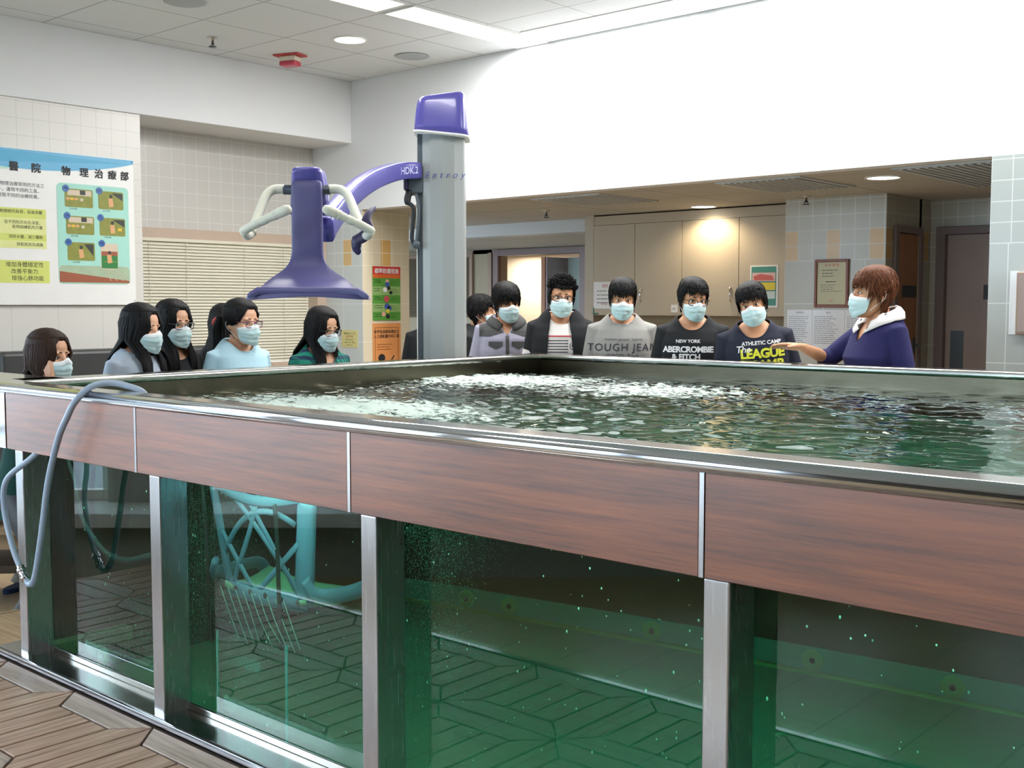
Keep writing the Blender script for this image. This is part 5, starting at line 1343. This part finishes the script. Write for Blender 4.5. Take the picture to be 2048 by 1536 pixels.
person('spiky-haired student with black glasses in a striped tee and black cardigan', (-4.47, 5.52), 1.401, 2, 6, 6, 4, hair='spiky', bang=.050, headk=.97, seed=12, glasses=(M['black_plastic'], 'r'),
       clothes=dict(name='tee_shirt', mats=[white_c], neck=.088, neckdrop=.05, extra=ex2))
def ex3(k):
    w = k['words']; w('lettering', 'TOUGH JEAN', -.0, 1.272, .062, inkd, bold=.0004, shear=.05, spacing=1.15); w('lettering', 'Authentic garment', -.035, 1.322, .019, inkd, shear=.2); w('lettering', 'Superior', .09, 1.322, .019, inkd, shear=-.3)
    w('lettering', 'GOOD  Rock', .0, 1.222, .034, inkd)
    B = k['B']
    m = MB(); m.tube([B @ Vector((.066 * sin(a), -.066 * cos(a) - .03 * (1 - abs(a) / 1.7), 1.47 - .062 * (1 - (abs(a) / 1.7) ** 2))) for a in [-1.7 + .17 * i for i in range(21)]], .0012, 6); m.obj('necklace', M['steel'], k['root'])
person('student with a thick black bowl fringe in a grey lettered sweatshirt', (-4.0, 5.52), 1.39, 2, 4, 12, 3, hair='short_side', bang=.050, headk=.94, seed=13,
       clothes=dict(name='sweatshirt', mats=[grey_c], neck=.086, neckdrop=.04, sleeve='long', extra=ex3))
def ex4(k):
    w = k['words']; w('lettering', 'NEW YORK', -.02, 1.325, .026, inkw, bold=.0006); w('lettering', 'ABERCROMBIE', -.02, 1.278, .046, inkw, bold=.0018, spacing=.92); w('lettering', '& FITCH', -.03, 1.236, .044, inkw, bold=.0018)
person('student with short black hair and glasses in a black lettered tee', (-3.492, 5.50), 1.385, -2, 20, 12, 2, hair='short_crop', bang=.076, headk=.93, seed=14, glasses=(M['black_plastic'], 'r'),
       clothes=dict(name='tee_shirt', mats=[black_c], neck=.09, neckdrop=.06, extra=ex4))
def ex5(k):
    w = k['words']; w('lettering', 'ATHLETIC CAMP', .03, 1.355, .028, inkw, bold=.0008); w('lettering', 'The', -.07, 1.325, .05, inkw, bold=.0006, shear=.2); w('lettering', 'LEAGUE', .032, 1.298, .068, inky, bold=.003, spacing=.95); w('lettering', 'CAMP', .05, 1.235, .068, inky, bold=.003)
person('student tilting his head, in a navy tee with yellow league lettering', (-3.05, 5.50), 1.362, 2, -6, 8, -13, hair='short_side', bang=.062, headk=.93, seed=15, leanx=-5, lean=4,
       clothes=dict(name='tee_shirt', mats=[navy_c], neck=.092, neckdrop=.07, extra=ex5))
# the two partly hidden by the lift column
person('black-clothed person almost hidden behind the pool lift column', (-5.95, 5.85), 1.30, 0, 10, hair='short_side', bang=.05, seed=16, clothes=dict(name='jacket', mats=[black_c], sleeve='long'))
person('dark-haired person in black just right of the lift column', (-5.50, 5.85), 1.30, 60, 80, hair='bob', bang=.03, seed=17, clothes=dict(name='jacket', mats=[black_c], sleeve='long'))
# girls along the left side
def exclip(k):
    r = k['root']; o = Matrix.Rotation(-r.rotation_euler.z, 3, 'Z') @ Vector((.075, -.125, .03))
    c_ = k['HX'].translation + o
    MB().limb([c_ + Vector((-.012, 0, .014)), c_, c_ + Vector((.01, 0, -.02))], [.006, .010, .006], 10).obj('hair_clip', M['red'], r)
person('girl with long brown hair resting her cheek on a green-sleeved hand', (-5.02, 2.37), 1.135, 40, 48, 4, 0, sc=.93, female=True, skin='skin_fair', hair='long', hairm='hair_darkbrown', seed=21, lean=10,
       arms=[((-.17, -.24, 1.08), (-.055, -.19, 1.185), (.0, .25, 1), (1, .3, 0), 1.2, 1), None], clothes=dict(name='cardigan', mats=[mat('cloth_green', (16, 66, 58), .9, var=.1, bump=.2)], sleeve='long'))
person('girl in a pale grey top with straight black hair over her shoulder', (-5.0, 2.90), 1.236, 45, 54, 6, 0, sc=.93, female=True, skin='skin_fair', hair='long', seed=22, clothes=dict(name='top', mats=[pale_c], sleeve='short', neck=.09))
person('girl all in black with long hair and thin glasses, behind the one in pale grey', (-5.14, 3.17), 1.256, 30, 38, 6, 0, sc=.93, female=True, skin='skin_fair', hair='long', seed=23, glasses=(M['steel_dark_rail'], 'r'), clothes=dict(name='top', mats=[black_c], sleeve='long', neck=.1, neckdrop=.08))
person('girl with tied-back hair and purple glasses in a light blue tee', (-4.96, 3.46), 1.26, 28, 44, 4, 0, sc=.93, female=True, skin='skin_fair', hair='ponytail', seed=24, glasses=(mat('purple_frame', (110, 40, 84), .3), 'r'), clothes=dict(name='tee_shirt', mats=[blue_c], sleeve='short', neck=.082, neckdrop=.045))
person('long black-haired girl seen from behind with a red hair clip', (-5.36, 3.64), 1.235, 150, 150, 0, 0, sc=.93, female=True, skin='skin_fair', hair='long', seed=25, clothes=dict(name='top', mats=[black_c], sleeve='long', extra=exclip))
person('girl with long black hair and black glasses in a green plaid shirt', (-5.0, 4.03), 1.218, 22, 42, 12, 0, sc=.93, female=True, skin='skin_fair', hair='long', seed=26, glasses=(M['black_plastic'], 'r'), clothes=dict(name='shirt', mats=[plaid], sleeve='long', vneck=.14, neck=.075))
# the teacher
def exw(k):
    B = k['B']
    for s in (-1, 1):
        m = collar(k, s, .95, 1.06, .044)
        o = m.obj('white_collar', white_c, k['top']); q = o.modifiers.new('t', 'SOLIDIFY'); q.thickness = .005
    m = MB(); e_, w_ = k['A'][0][1], k['A'][0][2]
person('short brown-haired teacher in a navy cardigan with white collar, arm stretched out', (-2.39, 5.50), 1.412, -58, -74, 2, 0, sc=.98, female=True, skin='skin', hair='bob', hairm='hair_brown', bang=.034, headk=1.02, seed=31,
       arms=[((-.20, -.17, 1.24), (-.10, -.37, 1.305), (-.02, -1, .10), (.25, .1, -1), .12, 1), None],
       clothes=dict(name='cardigan', mats=[mat('cloth_nurse', (30, 28, 78), .95, var=.12, nscale=14, bump=.3)], sleeve='elbow', vneck=.11, neck=.078, extra=exw))
